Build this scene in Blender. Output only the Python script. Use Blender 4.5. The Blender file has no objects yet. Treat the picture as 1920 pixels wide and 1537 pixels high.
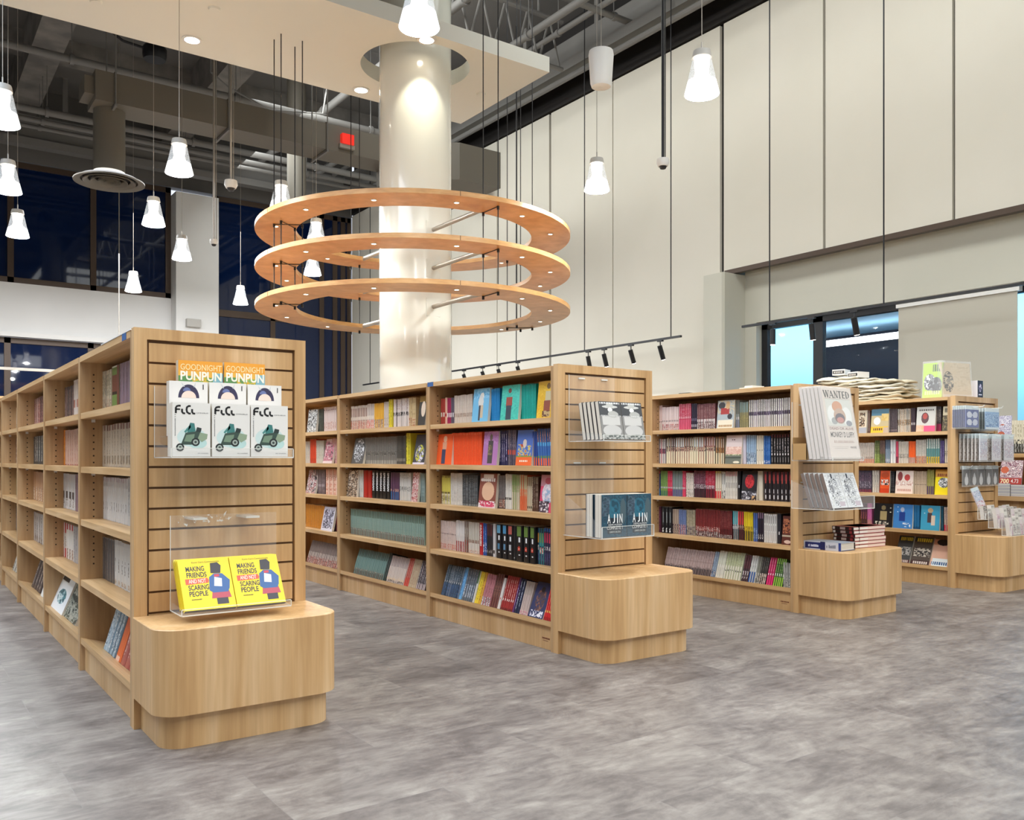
import bpy, math, random
from mathutils import Vector, Matrix

# ------------------------------------------------------------------ camera, world, exposure
F_PX, CX, HY, VPX, EYE = 1650.0, 960.0, 859.0, -215.0, 1.0
YAW = math.atan2(CX - VPX, F_PX)            # the rows run along world Y; the camera is turned right of it
sc = bpy.context.scene
col = sc.collection
cam_data = bpy.data.cameras.new('camera')
cam = bpy.data.objects.new('camera', cam_data)
col.objects.link(cam)
cam.location = (0, 0, EYE)
cam.rotation_euler = (math.pi/2, 0, -YAW)
cam_data.sensor_fit = 'HORIZONTAL'
cam_data.sensor_width = 36.0
cam_data.lens = 36.0*F_PX/1920.0
cam_data.shift_y = (HY-1537/2)/1920.0
cam_data.clip_start = 0.05
sc.camera = cam

wd = bpy.data.worlds.new('night'); sc.world = wd; wd.use_nodes = True
wd.node_tree.nodes['Background'].inputs[0].default_value = (0.80, 0.86, 1.0, 1)
wd.node_tree.nodes['Background'].inputs[1].default_value = WORLD_STRENGTH = 0.75
sc.view_settings.view_transform = 'Standard'
sc.view_settings.look = 'None'
sc.view_settings.gamma = 1.0
sc.view_settings.exposure = 0.6
sc.view_settings.use_curve_mapping = False
try:
    sc.cycles.max_bounces = 8
    sc.cycles.transparent_max_bounces = 24
    sc.cycles.sample_clamp_indirect = 4.0
    sc.cycles.use_denoising = True
except Exception:
    pass

def light(name, kind, loc, energy, color=(1, 1, 1), size=0.1, spot=None, rot=(0, 0, 0), blend=0.4, size_y=None, parent=None):
    d = bpy.data.lights.new(name, kind)
    d.energy = energy; d.color = color
    if kind == 'AREA':
        d.shape = 'RECTANGLE'; d.size = size; d.size_y = size_y or size
    else:
        d.shadow_soft_size = size
    if kind == 'SPOT':
        d.spot_size = math.radians(spot); d.spot_blend = blend
    o = bpy.data.objects.new(name, d); col.objects.link(o)
    o.location = loc; o.rotation_euler = rot
    if parent is not None:
        o.parent = parent
        o.location = Vector(loc) - parent.location
    return o

# added soft fill lights, unseen, over the entrance, aisles and rear hall
light('entrance_fill_light', 'AREA', (2.6, 0.4, 5.1), 265, (0.98, 1.0, 0.98), 7.0, size_y=5.0)
light('aisle_fill_light', 'AREA', (6.6, 3.2, 8.3), 85, (0.97, 1.0, 0.98), 3.5, size_y=4.5)
light('aisle_fill_light', 'AREA', (-1.6, 6.0, 5.4), 390, (0.70, 0.83, 1.0), 3.5, size_y=8.0)  # added cool fill that turns the floor at left bluish
light('rear_fill_light', 'AREA', (3.5, 15.5, 4.9), 520, (0.95, 0.97, 1.0), 6.0, size_y=6.0)

# added area lights, unseen, that brighten the tall right-hand wall
light('wall_fill_light', 'AREA', (5.6, 9.0, 8.0), 250, (0.97, 1.0, 0.98), 1.2, size_y=14.0, rot=(0, -math.radians(62), 0))
light('wall_fill_light', 'AREA', (6.2, 16.5, 7.3), 70, (0.97, 1.0, 0.98), 1.2, size_y=6.0, rot=(0, -math.radians(50), 0))

# ------------------------------------------------------------------ pixel helpers (plane of known X, Y or Z)
cs, sn = math.cos(YAW), math.sin(YAW)
def ray(x, y):
    a = (x-CX)/F_PX
    return (a*cs + sn, cs - a*sn, (HY-y)/F_PX)
def onX(x, y, X):
    v = ray(x, y); t = X/v[0]; return Vector((X, v[1]*t, EYE+v[2]*t))
def onY(x, y, Y):
    v = ray(x, y); t = Y/v[1]; return Vector((v[0]*t, Y, EYE+v[2]*t))
def onZ(x, y, Z):
    v = ray(x, y); t = (Z-EYE)/v[2]; return Vector((v[0]*t, v[1]*t, Z))

# ------------------------------------------------------------------ colours
def lin(c):
    return c/12.92 if c <= 0.04045 else ((c+0.055)/1.055)**2.4
_hx = {}
def H(s):
    if not isinstance(s, str): return s
    if s not in _hx:
        _hx[s] = tuple(lin(int(s[i:i+2], 16)/255.0) for i in (0, 2, 4)) + (1.0,)
    return _hx[s]

# ------------------------------------------------------------------ materials
def mat(name, color, rough=0.5, metal=0.0, emit=None, estr=0.0, alpha=None, coat=0.0, spec=None, trans=0.0, ior=None):
    m = bpy.data.materials.new(name); m.use_nodes = True
    b = m.node_tree.nodes['Principled BSDF']
    b.inputs['Base Color'].default_value = H(color)
    b.inputs['Roughness'].default_value = rough
    b.inputs['Metallic'].default_value = metal
    if emit is not None:
        b.inputs['Emission Color'].default_value = H(emit)
        b.inputs['Emission Strength'].default_value = estr
    if alpha is not None: b.inputs['Alpha'].default_value = alpha
    if coat: b.inputs['Coat Weight'].default_value = coat; b.inputs['Coat Roughness'].default_value = 0.05
    if spec is not None: b.inputs['Specular IOR Level'].default_value = spec
    if trans: b.inputs['Transmission Weight'].default_value = trans
    if ior: b.inputs['IOR'].default_value = ior
    return m
def nodes(m):
    return m.node_tree.nodes, m.node_tree.links, m.node_tree.nodes['Principled BSDF']
def ramp(nt, stops):
    r = nt.new('ShaderNodeValToRGB')
    e = r.color_ramp.elements
    e[0].position, e[0].color = stops[0][0], H(stops[0][1])
    e[1].position, e[1].color = stops[-1][0], H(stops[-1][1])
    for p, c in stops[1:-1]:
        k = e.new(p); k.color = H(c)
    return r
def wood(name, scale, c0, c1, c2, rough=0.42):
    m = mat(name, c1, rough); n, l, b = nodes(m)
    tc = n.new('ShaderNodeTexCoord'); mp = n.new('ShaderNodeMapping')
    mp.inputs['Scale'].default_value = scale
    l.new(tc.outputs['Object'], mp.inputs['Vector'])
    a = n.new('ShaderNodeTexNoise'); a.inputs['Scale'].default_value = 1.0; a.inputs['Detail'].default_value = 5; a.inputs['Distortion'].default_value = 0.9
    l.new(mp.outputs[0], a.inputs['Vector'])
    r = ramp(n, [(0.30, c0), (0.5, c1), (0.72, c2)])
    l.new(a.outputs['Fac'], r.inputs['Fac'])
    mp2 = n.new('ShaderNodeMapping'); mp2.inputs['Scale'].default_value = tuple(7*s if s > 5 else 3*s for s in scale)
    l.new(tc.outputs['Object'], mp2.inputs['Vector'])
    f = n.new('ShaderNodeTexNoise'); f.inputs['Scale'].default_value = 1.0; f.inputs['Detail'].default_value = 3
    l.new(mp2.outputs[0], f.inputs['Vector'])
    r2 = ramp(n, [(0.3, 'e2dad0'), (0.7, 'ffffff')])
    l.new(f.outputs['Fac'], r2.inputs['Fac'])
    mx = n.new('ShaderNodeMix'); mx.data_type = 'RGBA'; mx.blend_type = 'MULTIPLY'; mx.inputs['Factor'].default_value = 0.7
    l.new(r.outputs[0], mx.inputs['A']); l.new(r2.outputs[0], mx.inputs['B'])
    l.new(mx.outputs['Result'], b.inputs['Base Color'])
    return m
OAK = ('c39a68', 'd5ad7b', 'e3c195')
M = {}
M['oak_v'] = wood('oak_vertical_grain', (9, 9, 0.8), *OAK)
M['oak_y'] = wood('oak_grain_along_row', (14, 0.9, 14), *OAK)
M['oak_in'] = wood('oak_inside_panel', (9, 9, 1.1), 'b08a60', 'c19d72', 'cba981')
M['groove'] = mat('slatwall_groove', '6f5134', 0.7)
M['ring_oak'] = wood('ring_oak_veneer', (3, 3, 9), 'c8925a', 'd6a468', 'dfb27c', 0.4)
M['hole'] = mat('peg_hole', '2a1c10', 0.8)
M['black'] = mat('black_metal', '16161a', 0.45)
M['dark_gap'] = mat('dark_gap', '1c1715', 0.7)
M['brown_frame'] = mat('bronze_window_frame', '54453a', 0.45, 0.3)
M['grey_metal'] = mat('brushed_grey_metal', 'a9a298', 0.35, 0.5)
M['white_plastic'] = mat('white_plastic', 'e6e4df', 0.4)
M['grey_plastic'] = mat('grey_plastic', 'b9b5ae', 0.45)
M['deck'] = mat('dark_ceiling_paint', '6c6a67', 0.85)
M['pipe'] = mat('painted_pipe', '74726f', 0.6)
M['duct'] = mat('painted_duct', '69645a', 0.6)
M['slab'] = mat('white_ceiling_paint', 'ebebe2', 0.75)
M['pillar'] = mat('gloss_cream_paint', 'f1f1e6', 0.16, coat=0.6)
M['blue_tape'] = mat('blue_tape', '2d5a94', 0.6)
M['blue_rest'] = mat('pale_blue_board', 'a8c4d8', 0.5)
M['acrylic'] = mat('clear_acrylic', 'f4f8fa', 0.04, alpha=0.055, spec=0.35)
M['acrylic_edge'] = mat('acrylic_polished_edge', 'f2f2ec', 0.15, alpha=0.75, emit='ffffff', estr=0.0)
M['plastic_bag'] = mat('clear_plastic_wrap', 'f2f2f0', 0.12, alpha=0.22, spec=0.8)
M['cardboard'] = mat('cardboard', 'b08a58', 0.8)
M['glass_night'] = mat('night_tinted_window_glass', '0a1d42', 0.03, spec=0.5)  # opaque; the navy glow of the night sky is put into its colour
M['glass_clear'] = mat('clear_window_glass', '203040', 0.02, alpha=0.10, spec=0.5)
M['red_sign'] = mat('red_sign', 'd8281c', 0.4, emit='f03020', estr=0.35)
M['lamp'] = mat('glowing_lamp_glass', 'ffffff', 0.3, emit='fff8ee', estr=2.6)
M['lamp_rim'] = mat('frosted_lamp_glass', 'ffffff', 0.3, emit='f8fbff', estr=0.9)
M['lamp_clear'] = mat('clear_lamp_glass', 'b4bac0', 0.5, alpha=0.34, spec=0.1)
M['lamp_small'] = mat('glowing_downlight', 'ffffff', 0.3, emit='fff0d8', estr=14.0)
M['canvas'] = mat('natural_canvas', 'cfc2a8', 0.85)
M['canvas2'] = mat('pale_canvas', 'e0d8c6', 0.85)
M['blind'] = mat('roller_blind_fabric', 'bdb8aa', 0.8)
M['ext_cyan'] = mat('painted_blue_wall', '98cbea', 0.8)
M['ext_dark'] = mat('dark_outside_surface', '071428', 0.5)
M['tube_light'] = mat('glowing_tube', 'ffffff', 0.4, emit='ffffff', estr=5.0)

# printed surfaces take their ink colour from the mesh's own colour attribute
m = mat('printed_paper', 'ffffff', 0.38); n, l, b = nodes(m)
at = n.new('ShaderNodeAttribute'); at.attribute_name = 'ink'
l.new(at.outputs['Color'], b.inputs['Base Color'])
M['print'] = m

# walls: painted, with faint mottling
def painted(name, c0, c1, rough=0.75, scale=0.8):
    m = mat(name, c0, rough); n, l, b = nodes(m)
    tc = n.new('ShaderNodeTexCoord')
    a = n.new('ShaderNodeTexNoise'); a.inputs['Scale'].default_value = scale; a.inputs['Detail'].default_value = 4
    l.new(tc.outputs['Object'], a.inputs['Vector'])
    r = ramp(n, [(0.35, c0), (0.65, c1)]); l.new(a.outputs['Fac'], r.inputs['Fac'])
    l.new(r.outputs[0], b.inputs['Base Color'])
    return m
M['wall'] = painted('warm_grey_wall_paint', 'dcd7c9', 'e0dbce')
M['wall_white'] = painted('white_wall_paint', 'e9e8e5', 'eeedea')
M['wall_fascia'] = painted('grey_green_wall_paint', 'c9c7b9', 'cecbbd')
M['concrete'] = painted('dark_painted_concrete', '6a6764', '86827c', 0.85, 2.5)

# floor: grey mottled vinyl tiles
m = mat('mottled_vinyl_tile', 'a09a96', 0.42); n, l, b = nodes(m)
tc = n.new('ShaderNodeTexCoord')
bk = n.new('ShaderNodeTexBrick')
bk.inputs['Scale'].default_value = 1.0
bk.inputs['Brick Width'].default_value = 0.92; bk.inputs['Row Height'].default_value = 0.46
bk.inputs['Mortar Size'].default_value = 0.0012; bk.inputs['Mortar Smooth'].default_value = 0.2
bk.inputs['Color1'].default_value = (0, 0, 0, 1); bk.inputs['Color2'].default_value = (1, 1, 1, 1); bk.inputs['Mortar'].default_value = (0.2, 0.2, 0.2, 1)
l.new(tc.outputs['Object'], bk.inputs['Vector'])
mp = n.new('ShaderNodeMapping'); mp.inputs['Scale'].default_value = (1.3, 1.9, 1)
l.new(tc.outputs['Object'], mp.inputs['Vector'])
off = n.new('ShaderNodeVectorMath'); off.operation = 'MULTIPLY_ADD'
off.inputs[1].default_value = (9, 9, 9)
l.new(bk.outputs['Color'], off.inputs[0]); l.new(mp.outputs[0], off.inputs[2])
a = n.new('ShaderNodeTexNoise'); a.inputs['Scale'].default_value = 2.7; a.inputs['Detail'].default_value = 9; a.inputs['Roughness'].default_value = 0.72; a.inputs['Distortion'].default_value = 0.5
l.new(off.outputs[0], a.inputs['Vector'])
mp3 = n.new('ShaderNodeMapping'); mp3.inputs['Scale'].default_value = (5, 15, 1)
l.new(tc.outputs['Object'], mp3.inputs['Vector'])
a2 = n.new('ShaderNodeTexNoise'); a2.inputs['Scale'].default_value = 2.4; a2.inputs['Detail'].default_value = 6
l.new(mp3.outputs[0], a2.inputs['Vector'])
ad = n.new('ShaderNodeMath'); ad.operation = 'MULTIPLY_ADD'; ad.inputs[1].default_value = 0.36
l.new(a2.outputs['Fac'], ad.inputs[0]); 
sb = n.new('ShaderNodeMath'); sb.operation = 'SUBTRACT'; sb.inputs[1].default_value = 0.225
tv = n.new('ShaderNodeMath'); tv.operation = 'MULTIPLY_ADD'; tv.inputs[1].default_value = 0.09
l.new(bk.outputs['Color'], tv.inputs[0]); l.new(a.outputs['Fac'], tv.inputs[2])
l.new(tv.outputs[0], sb.inputs[0]); l.new(sb.outputs[0], ad.inputs[2])
r = ramp(n, [(0.26, '47413f'), (0.44, '68615e'), (0.56, '7c7570'), (0.76, '99938c')])
l.new(ad.outputs[0], r.inputs['Fac'])
mm = n.new('ShaderNodeMix'); mm.data_type = 'RGBA'; mm.inputs['B'].default_value = H('7d7876')
sc2 = n.new('ShaderNodeMath'); sc2.operation = 'MULTIPLY'; sc2.inputs[1].default_value = 0.5
l.new(bk.outputs['Fac'], sc2.inputs[0]); l.new(sc2.outputs[0], mm.inputs['Factor'])
l.new(r.outputs[0], mm.inputs['A']); l.new(mm.outputs['Result'], b.inputs['Base Color'])
M['floor'] = m

# ------------------------------------------------------------------ mesh builder
class MB:
    def __init__(s):
        s.v, s.f, s.m, s.c = [], [], [], []
        s.names = []
    def mi(s, m):
        if m not in s.names: s.names.append(m)
        return s.names.index(m)
    def face(s, pts, m='print', c=None):
        k = len(s.v); s.v += [tuple(p) for p in pts]
        s.f.append(tuple(range(k, k+len(pts)))); s.m.append(s.mi(m)); s.c.append(c)
    def faces(s, pts, fs, m='print', c=None):
        k = len(s.v); s.v += [tuple(p) for p in pts]; j = s.mi(m)
        for f in fs:
            s.f.append(tuple(i+k for i in f)); s.m.append(j); s.c.append(c)
    def box(s, a, b, m='print', c=None):
        x0, y0, z0 = (min(a[i], b[i]) for i in range(3)); x1, y1, z1 = (max(a[i], b[i]) for i in range(3))
        p = [(x0, y0, z0), (x1, y0, z0), (x1, y1, z0), (x0, y1, z0), (x0, y0, z1), (x1, y0, z1), (x1, y1, z1), (x0, y1, z1)]
        s.faces(p, [(3, 2, 1, 0), (4, 5, 6, 7), (0, 1, 5, 4), (2, 3, 7, 6), (1, 2, 6, 5), (3, 0, 4, 7)], m, c)
    def prism(s, out, z0, z1, m, c=None, top_inset=None):
        n = len(out)
        s.faces([(x, y, z0) for x, y in out] + [(x, y, z1) for x, y in out],
                [tuple(reversed(range(n))), tuple(range(n, 2*n))] + [(i, (i+1) % n, n+(i+1) % n, n+i) for i in range(n)], m, c)
    def lathe(s, prof, cx, cy, n, m, c=None, close=False):
        pts = []
        for r, z in prof:
            for k in range(n):
                a = 2*math.pi*k/n
                pts.append((cx+r*math.cos(a), cy+r*math.sin(a), z))
        fs = []
        L = len(prof)
        for i in range(L if close else L-1):
            i2 = (i+1) % L
            for k in range(n):
                k2 = (k+1) % n
                fs.append((i*n+k, i*n+k2, i2*n+k2, i2*n+k))
        s.faces(pts, fs, m, c)
    def tube(s, a, b, r, m, n=10, c=None, r2=None):
        a, b = Vector(a), Vector(b); d = (b-a).normalized()
        u = d.orthogonal().normalized(); w = d.cross(u); r2 = r if r2 is None else r2
        pts = [a+u*r*math.cos(2*math.pi*k/n)+w*r*math.sin(2*math.pi*k/n) for k in range(n)]
        pts += [b+u*r2*math.cos(2*math.pi*k/n)+w*r2*math.sin(2*math.pi*k/n) for k in range(n)]
        s.faces(pts, [tuple(reversed(range(n))), tuple(range(n, 2*n))] + [(k, (k+1) % n, n+(k+1) % n, n+k) for k in range(n)], m, c)
    def path(s, pts, r, m, n=8):
        for p, q in zip(pts, pts[1:]): s.tube(p, q, r, m, n)
    def mesh(s, name, off=(0, 0, 0), smooth=False):
        me = bpy.data.meshes.new(name)
        ox, oy, oz = off
        me.from_pydata([(x-ox, y-oy, z-oz) for x, y, z in s.v], [], s.f)
        for nme in s.names: me.materials.append(M[nme])
        me.polygons.foreach_set('material_index', s.m)
        if smooth: me.polygons.foreach_set('use_smooth', [True]*len(s.f))
        if any(c is not None for c in s.c):
            at = me.color_attributes.new('ink', 'FLOAT_COLOR', 'CORNER')
            arr = []
            for f, c in zip(s.f, s.c):
                arr += list(H(c) if c is not None else (1, 1, 1, 1))*len(f)
            at.data.foreach_set('color', arr)
        me.update()
        return me
    def build(s, name, parent=None, smooth=False, loc=None, angle=None):
        off = (0, 0, 0)
        if parent is not None: off = world_loc(parent)
        elif loc is not None: off = loc
        me = s.mesh(name, off, smooth)
        if smooth:
            try: me.set_sharp_from_angle(angle=math.radians(angle or 40))
            except Exception: pass
        o = bpy.data.objects.new(name, me); col.objects.link(o)
        if parent is not None: o.parent = parent
        elif loc is not None: o.location = loc
        return o
def world_loc(o):
    p = Vector((0, 0, 0))
    while o is not None:
        p += o.location; o = o.parent
    return p
def tag(o, label=None, cat=None, group=None, kind=None):
    if label: o['label'] = label
    if cat: o['category'] = cat
    if group: o['group'] = group
    if kind: o['kind'] = kind
    return o
def thing(name, label, cat, loc, group=None):
    o = bpy.data.objects.new(name, None); o.empty_display_size = 0.1
    col.objects.link(o); o.location = loc
    return tag(o, label, cat, group)
def struct(name, mb, smooth=False):
    return tag(mb.build(name, smooth=smooth), kind='structure')
def dup(o, loc, label=None, group=None, parent=None):
    c = o.copy(); col.objects.link(c)
    if parent is None:
        c.location = loc
        if label: c['label'] = label
        if group: c['group'] = group
    else: c.parent = parent
    for ch in list(o.children): dup(ch, None, parent=c)
    return c

# ------------------------------------------------------------------ lettering
_txt = {}
def text_polys(s, bold=0.0):
    key = (s, bold)
    if key in _txt: return _txt[key]
    cu = bpy.data.curves.new('lettering', 'FONT'); cu.body = s; cu.resolution_u = 3; cu.offset = bold
    o = bpy.data.objects.new('lettering', cu); col.objects.link(o)
    dg = bpy.context.evaluated_depsgraph_get()
    me = bpy.data.meshes.new_from_object(o.evaluated_get(dg))
    vs = [(v.co.x, v.co.y) for v in me.vertices]; fs = [tuple(p.vertices) for p in me.polygons]
    bpy.data.objects.remove(o); bpy.data.curves.remove(cu); bpy.data.meshes.remove(me)
    xs = [p[0] for p in vs]; ys = [p[1] for p in vs]
    x0, x1, y0, y1 = min(xs), max(xs), min(ys), max(ys)
    vs = [((x-x0)/(x1-x0), (y-y0)/(y1-y0)) for x, y in vs]
    _txt[key] = (vs, fs)
    return _txt[key]
def add_text(mb, s, u0, v0, u1, v1, c, y=-0.0006, bold=0.0, rot=False):
    """lettering on the front (-y) face of a local sheet; rot=True runs it down a spine"""
    vs, fs = text_polys(s, bold)
    if rot: pts = [(u0+(u1-u0)*b, y, v1-(v1-v0)*a) for a, b in vs]
    else: pts = [(u0+(u1-u0)*a, y, v0+(v1-v0)*b) for a, b in vs]
    mb.faces(pts, fs, 'print', c)
def stroke(mb, pts, w, c, y=-0.0006):
    """flat pen stroke on the front face"""
    pts = [Vector((p[0], p[1])) for p in pts]
    L, R = [], []
    for i, p in enumerate(pts):
        d = (pts[min(i+1, len(pts)-1)]-pts[max(i-1, 0)]).normalized(); nrm = Vector((-d.y, d.x))*w/2
        L.append(p+nrm); R.append(p-nrm)
    for i in range(len(pts)-1):
        mb.face([(L[i].x, y, L[i].y), (R[i].x, y, R[i].y), (R[i+1].x, y, R[i+1].y), (L[i+1].x, y, L[i+1].y)], 'print', c)
# ================================================================== THE BUILDING
W, YB, ZT, ZC = 10.0, 21.3, 7.36, 8.9       # right wall plane, back wall plane, panel tops, ceiling deck
b = MB(); b.box((-9, -6, -0.1), (10.6, YB+0.2, 0), 'floor'); struct('floor', b)
b = MB(); b.box((-9, -6, ZC), (10.6, YB+0.2, ZC+0.2), 'deck')
for x in [-6.0, -2.5, onZ(75, 130, 8.15).x-.25, onZ(377, 313, 8.15).x-1.25]:
    b.box((x, -6, ZC-0.75), (x+0.5, YB, ZC), 'concrete')
for y in [2.0, 6.2, 15.5, 18.4]:
    b.box((-9, y, ZC-0.4), (10.3, y+0.3, ZC), 'concrete')
struct('ceiling', b)

# right wall: dark substrate, fabric panels with open joints
b = MB()
b.box((W+0.06, 8.7, 0), (W+0.5, YB, ZC), 'dark_gap')
b.box((W+0.06, -6, 3.74), (W+0.5, 8.7, ZC), 'dark_gap')
yw = [-6, -2.2, 0.15, 1.85, 3.56, 5.28, 6.99, 8.70, 11.10, 12.80, 14.55, 16.3, 18.0, 19.7, YB]
gap = {8.70: 0.07, 12.80: 0.06, 6.99: 0.035, 5.28: 0.03}
for y0, y1 in zip(yw, yw[1:]):
    z0 = 3.72 if y1 <= 8.71 else 0.0
    b.box((W, y0+gap.get(y0, 0.02), z0), (W+0.05, y1-0.003, ZT), 'wall')
struct('wall_right', b)
b = MB(); b.box((W-0.05, -6, ZT+0.02), (W+0.05, YB, ZT+0.17), 'dark_gap'); struct('trim_1', b)
b = MB(); b.box((W-0.03, -6, 3.67), (W+0.06, 8.66, 3.735), 'brown_frame'); struct('trim_2', b)
# lower fascia with the window opening
zw, zs, XF = 2.95, 0.95, W+0.2
b = MB()
b.box((XF, -6, zw), (XF+0.3, 8.47, 3.72), 'wall_fascia')
b.box((W+0.06, -6, 3.72), (XF+0.3, 8.7, 3.76), 'wall_fascia')
b.box((XF, -6, 0), (XF+0.3, 8.47, zs), 'wall_fascia')
b.box((XF, 8.27, zs), (XF+0.3, 8.47, zw), 'wall_fascia')
struct('wall_right', b)
b = MB(); o = [(9.73, 8.50), (9.76, 8.47), (W+0.45, 8.47), (W+0.45, 8.87), (9.76, 8.87), (9.73, 8.84)]
b.prism(o, 0, 3.66, 'wall_fascia'); struct('pillar_wall_pier', b)
# window 1: black frame, clear panes
yA, yM0, yM1, yC = 8.27, onX(1527, 700, XF+.15).y, onX(1545, 700, XF+.15).y, 5.75
b = MB(); X0, X1 = XF+0.12, XF+0.2
b.box((X0, yC-3.2, zw-0.10), (X1, yA, zw), 'black'); b.box((X0, yC-3.2, zs), (X1, yA, zs+0.06), 'black')
for y0, y1 in ((yA-0.1, yA), (yM1, yM0), (yC-1.9, yC-1.8), (yC-3.2, yC-3.1)): b.box((X0, y0, zs), (X1, y1, zw), 'black')
w = struct('window_1', b)
for y0, y1 in ((yM0, yA-0.1), (yC-1.8, yM1), (yC-3.1, yC-1.9)):
    g = MB(); g.box((X0+0.03, y0, zs+0.06), (X0+0.04, y1, zw-0.10), 'glass_clear'); g.build('window_pane', w)
# the lit neighbouring shopfront seen through the window
b = MB()
b.box((11.9, 8.5, 0), (12.1, 14.5, 3.6), 'ext_cyan')
b.box((11.9, 1.5, 0), (12.1, 5.5, 3.35), 'ext_cyan')  # added wall that shows as the bright strip beside the blind
b.box((10.6, 0, 3.35), (16, 14.5, 3.5), 'ext_cyan')
b.box((15.0, -2, 0), (15.2, 14.5, 3.4), 'ext_dark')
b.box((10.6, -2, -0.1), (16, 14.5, 0.0), 'ext_dark')
struct('exterior_shopfront', b)
b = MB(); b.box((13.9, 2, 3.03), (14.0, 11.5, 3.13), 'tube_light')
tag(b.build('strip_light', loc=(13.95, 6, 3.1)), 'long glowing white strip light outside the right window', 'light')
light('exterior_fill_light', 'AREA', (11.0, 7.0, 3.2), 300, (0.62, 0.88, 1.0), 1.0, size_y=11, rot=(0, -0.9, 0))  # added area light, unseen, brightening the blue walls outside
# roller blind
r = thing('roller_blind', 'pale roller blind drawn down over the right-hand window', 'blind', (XF+0.05, 4.6, 1.0))
ya, yb = onX(1685, 600, XF+.05).y, onX(1908, 560, XF+.05).y
b = MB(); b.box((XF+0.045, yb, 0.98), (XF+0.052, ya, 2.9), 'blind'); b.build('blind_fabric', r)
b = MB(); b.box((XF+0.02, yb-0.03, 2.86), (XF+0.1, ya+0.02, 2.95), 'white_plastic'); b.build('blind_cassette', r)

# back wall
def bx(px, y=None): return onY(px, 500, YB).x
xP0, xP1 = bx(321), bx(400)
b = MB()
b.box((-9, YB, 3.62), (xP0+0.3, YB+0.25, 4.72), 'wall_white')
b.box((-9, YB, 7.32), (W, YB+0.25, ZC), 'deck')
b.box((-9, YB, 0), (W, YB+0.25, 0.6), 'wall_white')
b.box((xP0, 20.88, 0), (xP1, YB+0.2, 7.12), 'wall_white')
struct('wall_back', b)
b = MB(); b.box((-9, YB-0.16, 3.56), (xP0, YB, 3.66), 'white_plastic'); struct('trim_3', b)
def window(name, x0, x1, z0, z1, mull, horiz=()):
    b = MB(); y0, y1 = YB+0.02, YB+0.10; t = 0.12
    b.box((x0, y0, z0), (x1, y1, z0+t), 'brown_frame'); b.box((x0, y0, z1-t), (x1, y1, z1), 'brown_frame')
    xs = [x0, *mull, x1-t]
    for x in xs: b.box((x, y0, z0), (x+t, y1, z1), 'brown_frame')
    for z in horiz: b.box((x0, y0, z), (x1, y1, z+0.16), 'brown_frame')
    w = struct(name, b)
    for a, c in zip(xs, xs[1:]):
        g = MB(); g.box((a+t, YB+0.06, z0+t), (c, YB+0.08, z1-t), 'glass_night'); g.build('window_pane', w)
window('window_2', -9, xP0, 4.72, 7.3, [-6.0, -3.6, -1.0, bx(14), bx(170)])
window('window_3', -9, xP0+0.1, 0.6, 3.56, [-4.6, -1.8, bx(8), bx(165), bx(245)])
window('window_4', xP1, W, 0.6, 7.3, [bx(508), bx(600), bx(625), bx(640)], (4.42,))
for x, z in ((bx(430), 1.0), (bx(470), 1.0)): pass
# side and rear walls of the shop
b = MB(); b.box((-9.2, -6, 0), (-9, YB+.2, ZC), 'wall_white'); struct('wall_left', b)
b = MB(); b.box((-9.2, -6.2, 0), (10.6, -6, ZC), 'wall_white'); struct('wall_front', b)

# white canopy slab with the round cut-out for the pillar
PX, PY, PR = 4.78, 8.555, 0.395
b = MB(); n = 96; R0 = 0.60; x0, x1, y0, y1 = -8.0, 6.07, 7.80, 9.67; z0, z1 = 5.33, 5.50
circ, rect = [], []
for k in range(n):
    a = 2*math.pi*k/n; c_, s_ = math.cos(a), math.sin(a)
    circ.append((PX+R0*c_, PY+R0*s_))
    tx = ((x1 if c_ > 0 else PX-1.1)-PX)/c_ if abs(c_) > 1e-9 else 1e9
    ty = ((y1 if s_ > 0 else y0)-PY)/s_ if abs(s_) > 1e-9 else 1e9
    t = min(tx, ty); rect.append((PX+t*c_, PY+t*s_))
# snap the nearest samples to the four corners
for cx_, cy_ in ((x1, y0), (x1, y1), (PX-1.1, y0), (PX-1.1, y1)):
    k = min(range(n), key=lambda i: (rect[i][0]-cx_)**2+(rect[i][1]-cy_)**2); rect[k] = (cx_, cy_)
for z, fl in ((z0, False), (z1, True)):
    b.faces([(x, y, z) for x, y in circ+rect], [((k, (k+1) % n, n+(k+1) % n, n+k) if not fl else (n+k, n+(k+1) % n, (k+1) % n, k)) for k in range(n)], 'slab')
b.faces([(x, y, z0) for x, y in circ]+[(x, y, z1) for x, y in circ], [(k, n+k, n+(k+1) % n, (k+1) % n) for k in range(n)], 'slab')
b.faces([(x1, y0, z0), (x1, y1, z0), (x1, y1, z1), (x1, y0, z1)], [(0, 1, 2, 3)], 'slab')
b.faces([(PX-1.1, y0, z0), (x1, y0, z0), (x1, y0, z1), (PX-1.1, y0, z1)], [(0, 1, 2, 3)], 'slab')
b.faces([(PX-1.1, y1, z0), (x1, y1, z0), (x1, y1, z1), (PX-1.1, y1, z1)], [(3, 2, 1, 0)], 'slab')
b.box((x0, y0, z0), (PX-1.1, y1, z1), 'slab')
struct('ceiling_canopy', b)
b = MB(); b.lathe([(PR, 0), (PR, ZC)], PX, PY, 96, 'pillar'); struct('pillar', b, True)

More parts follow.
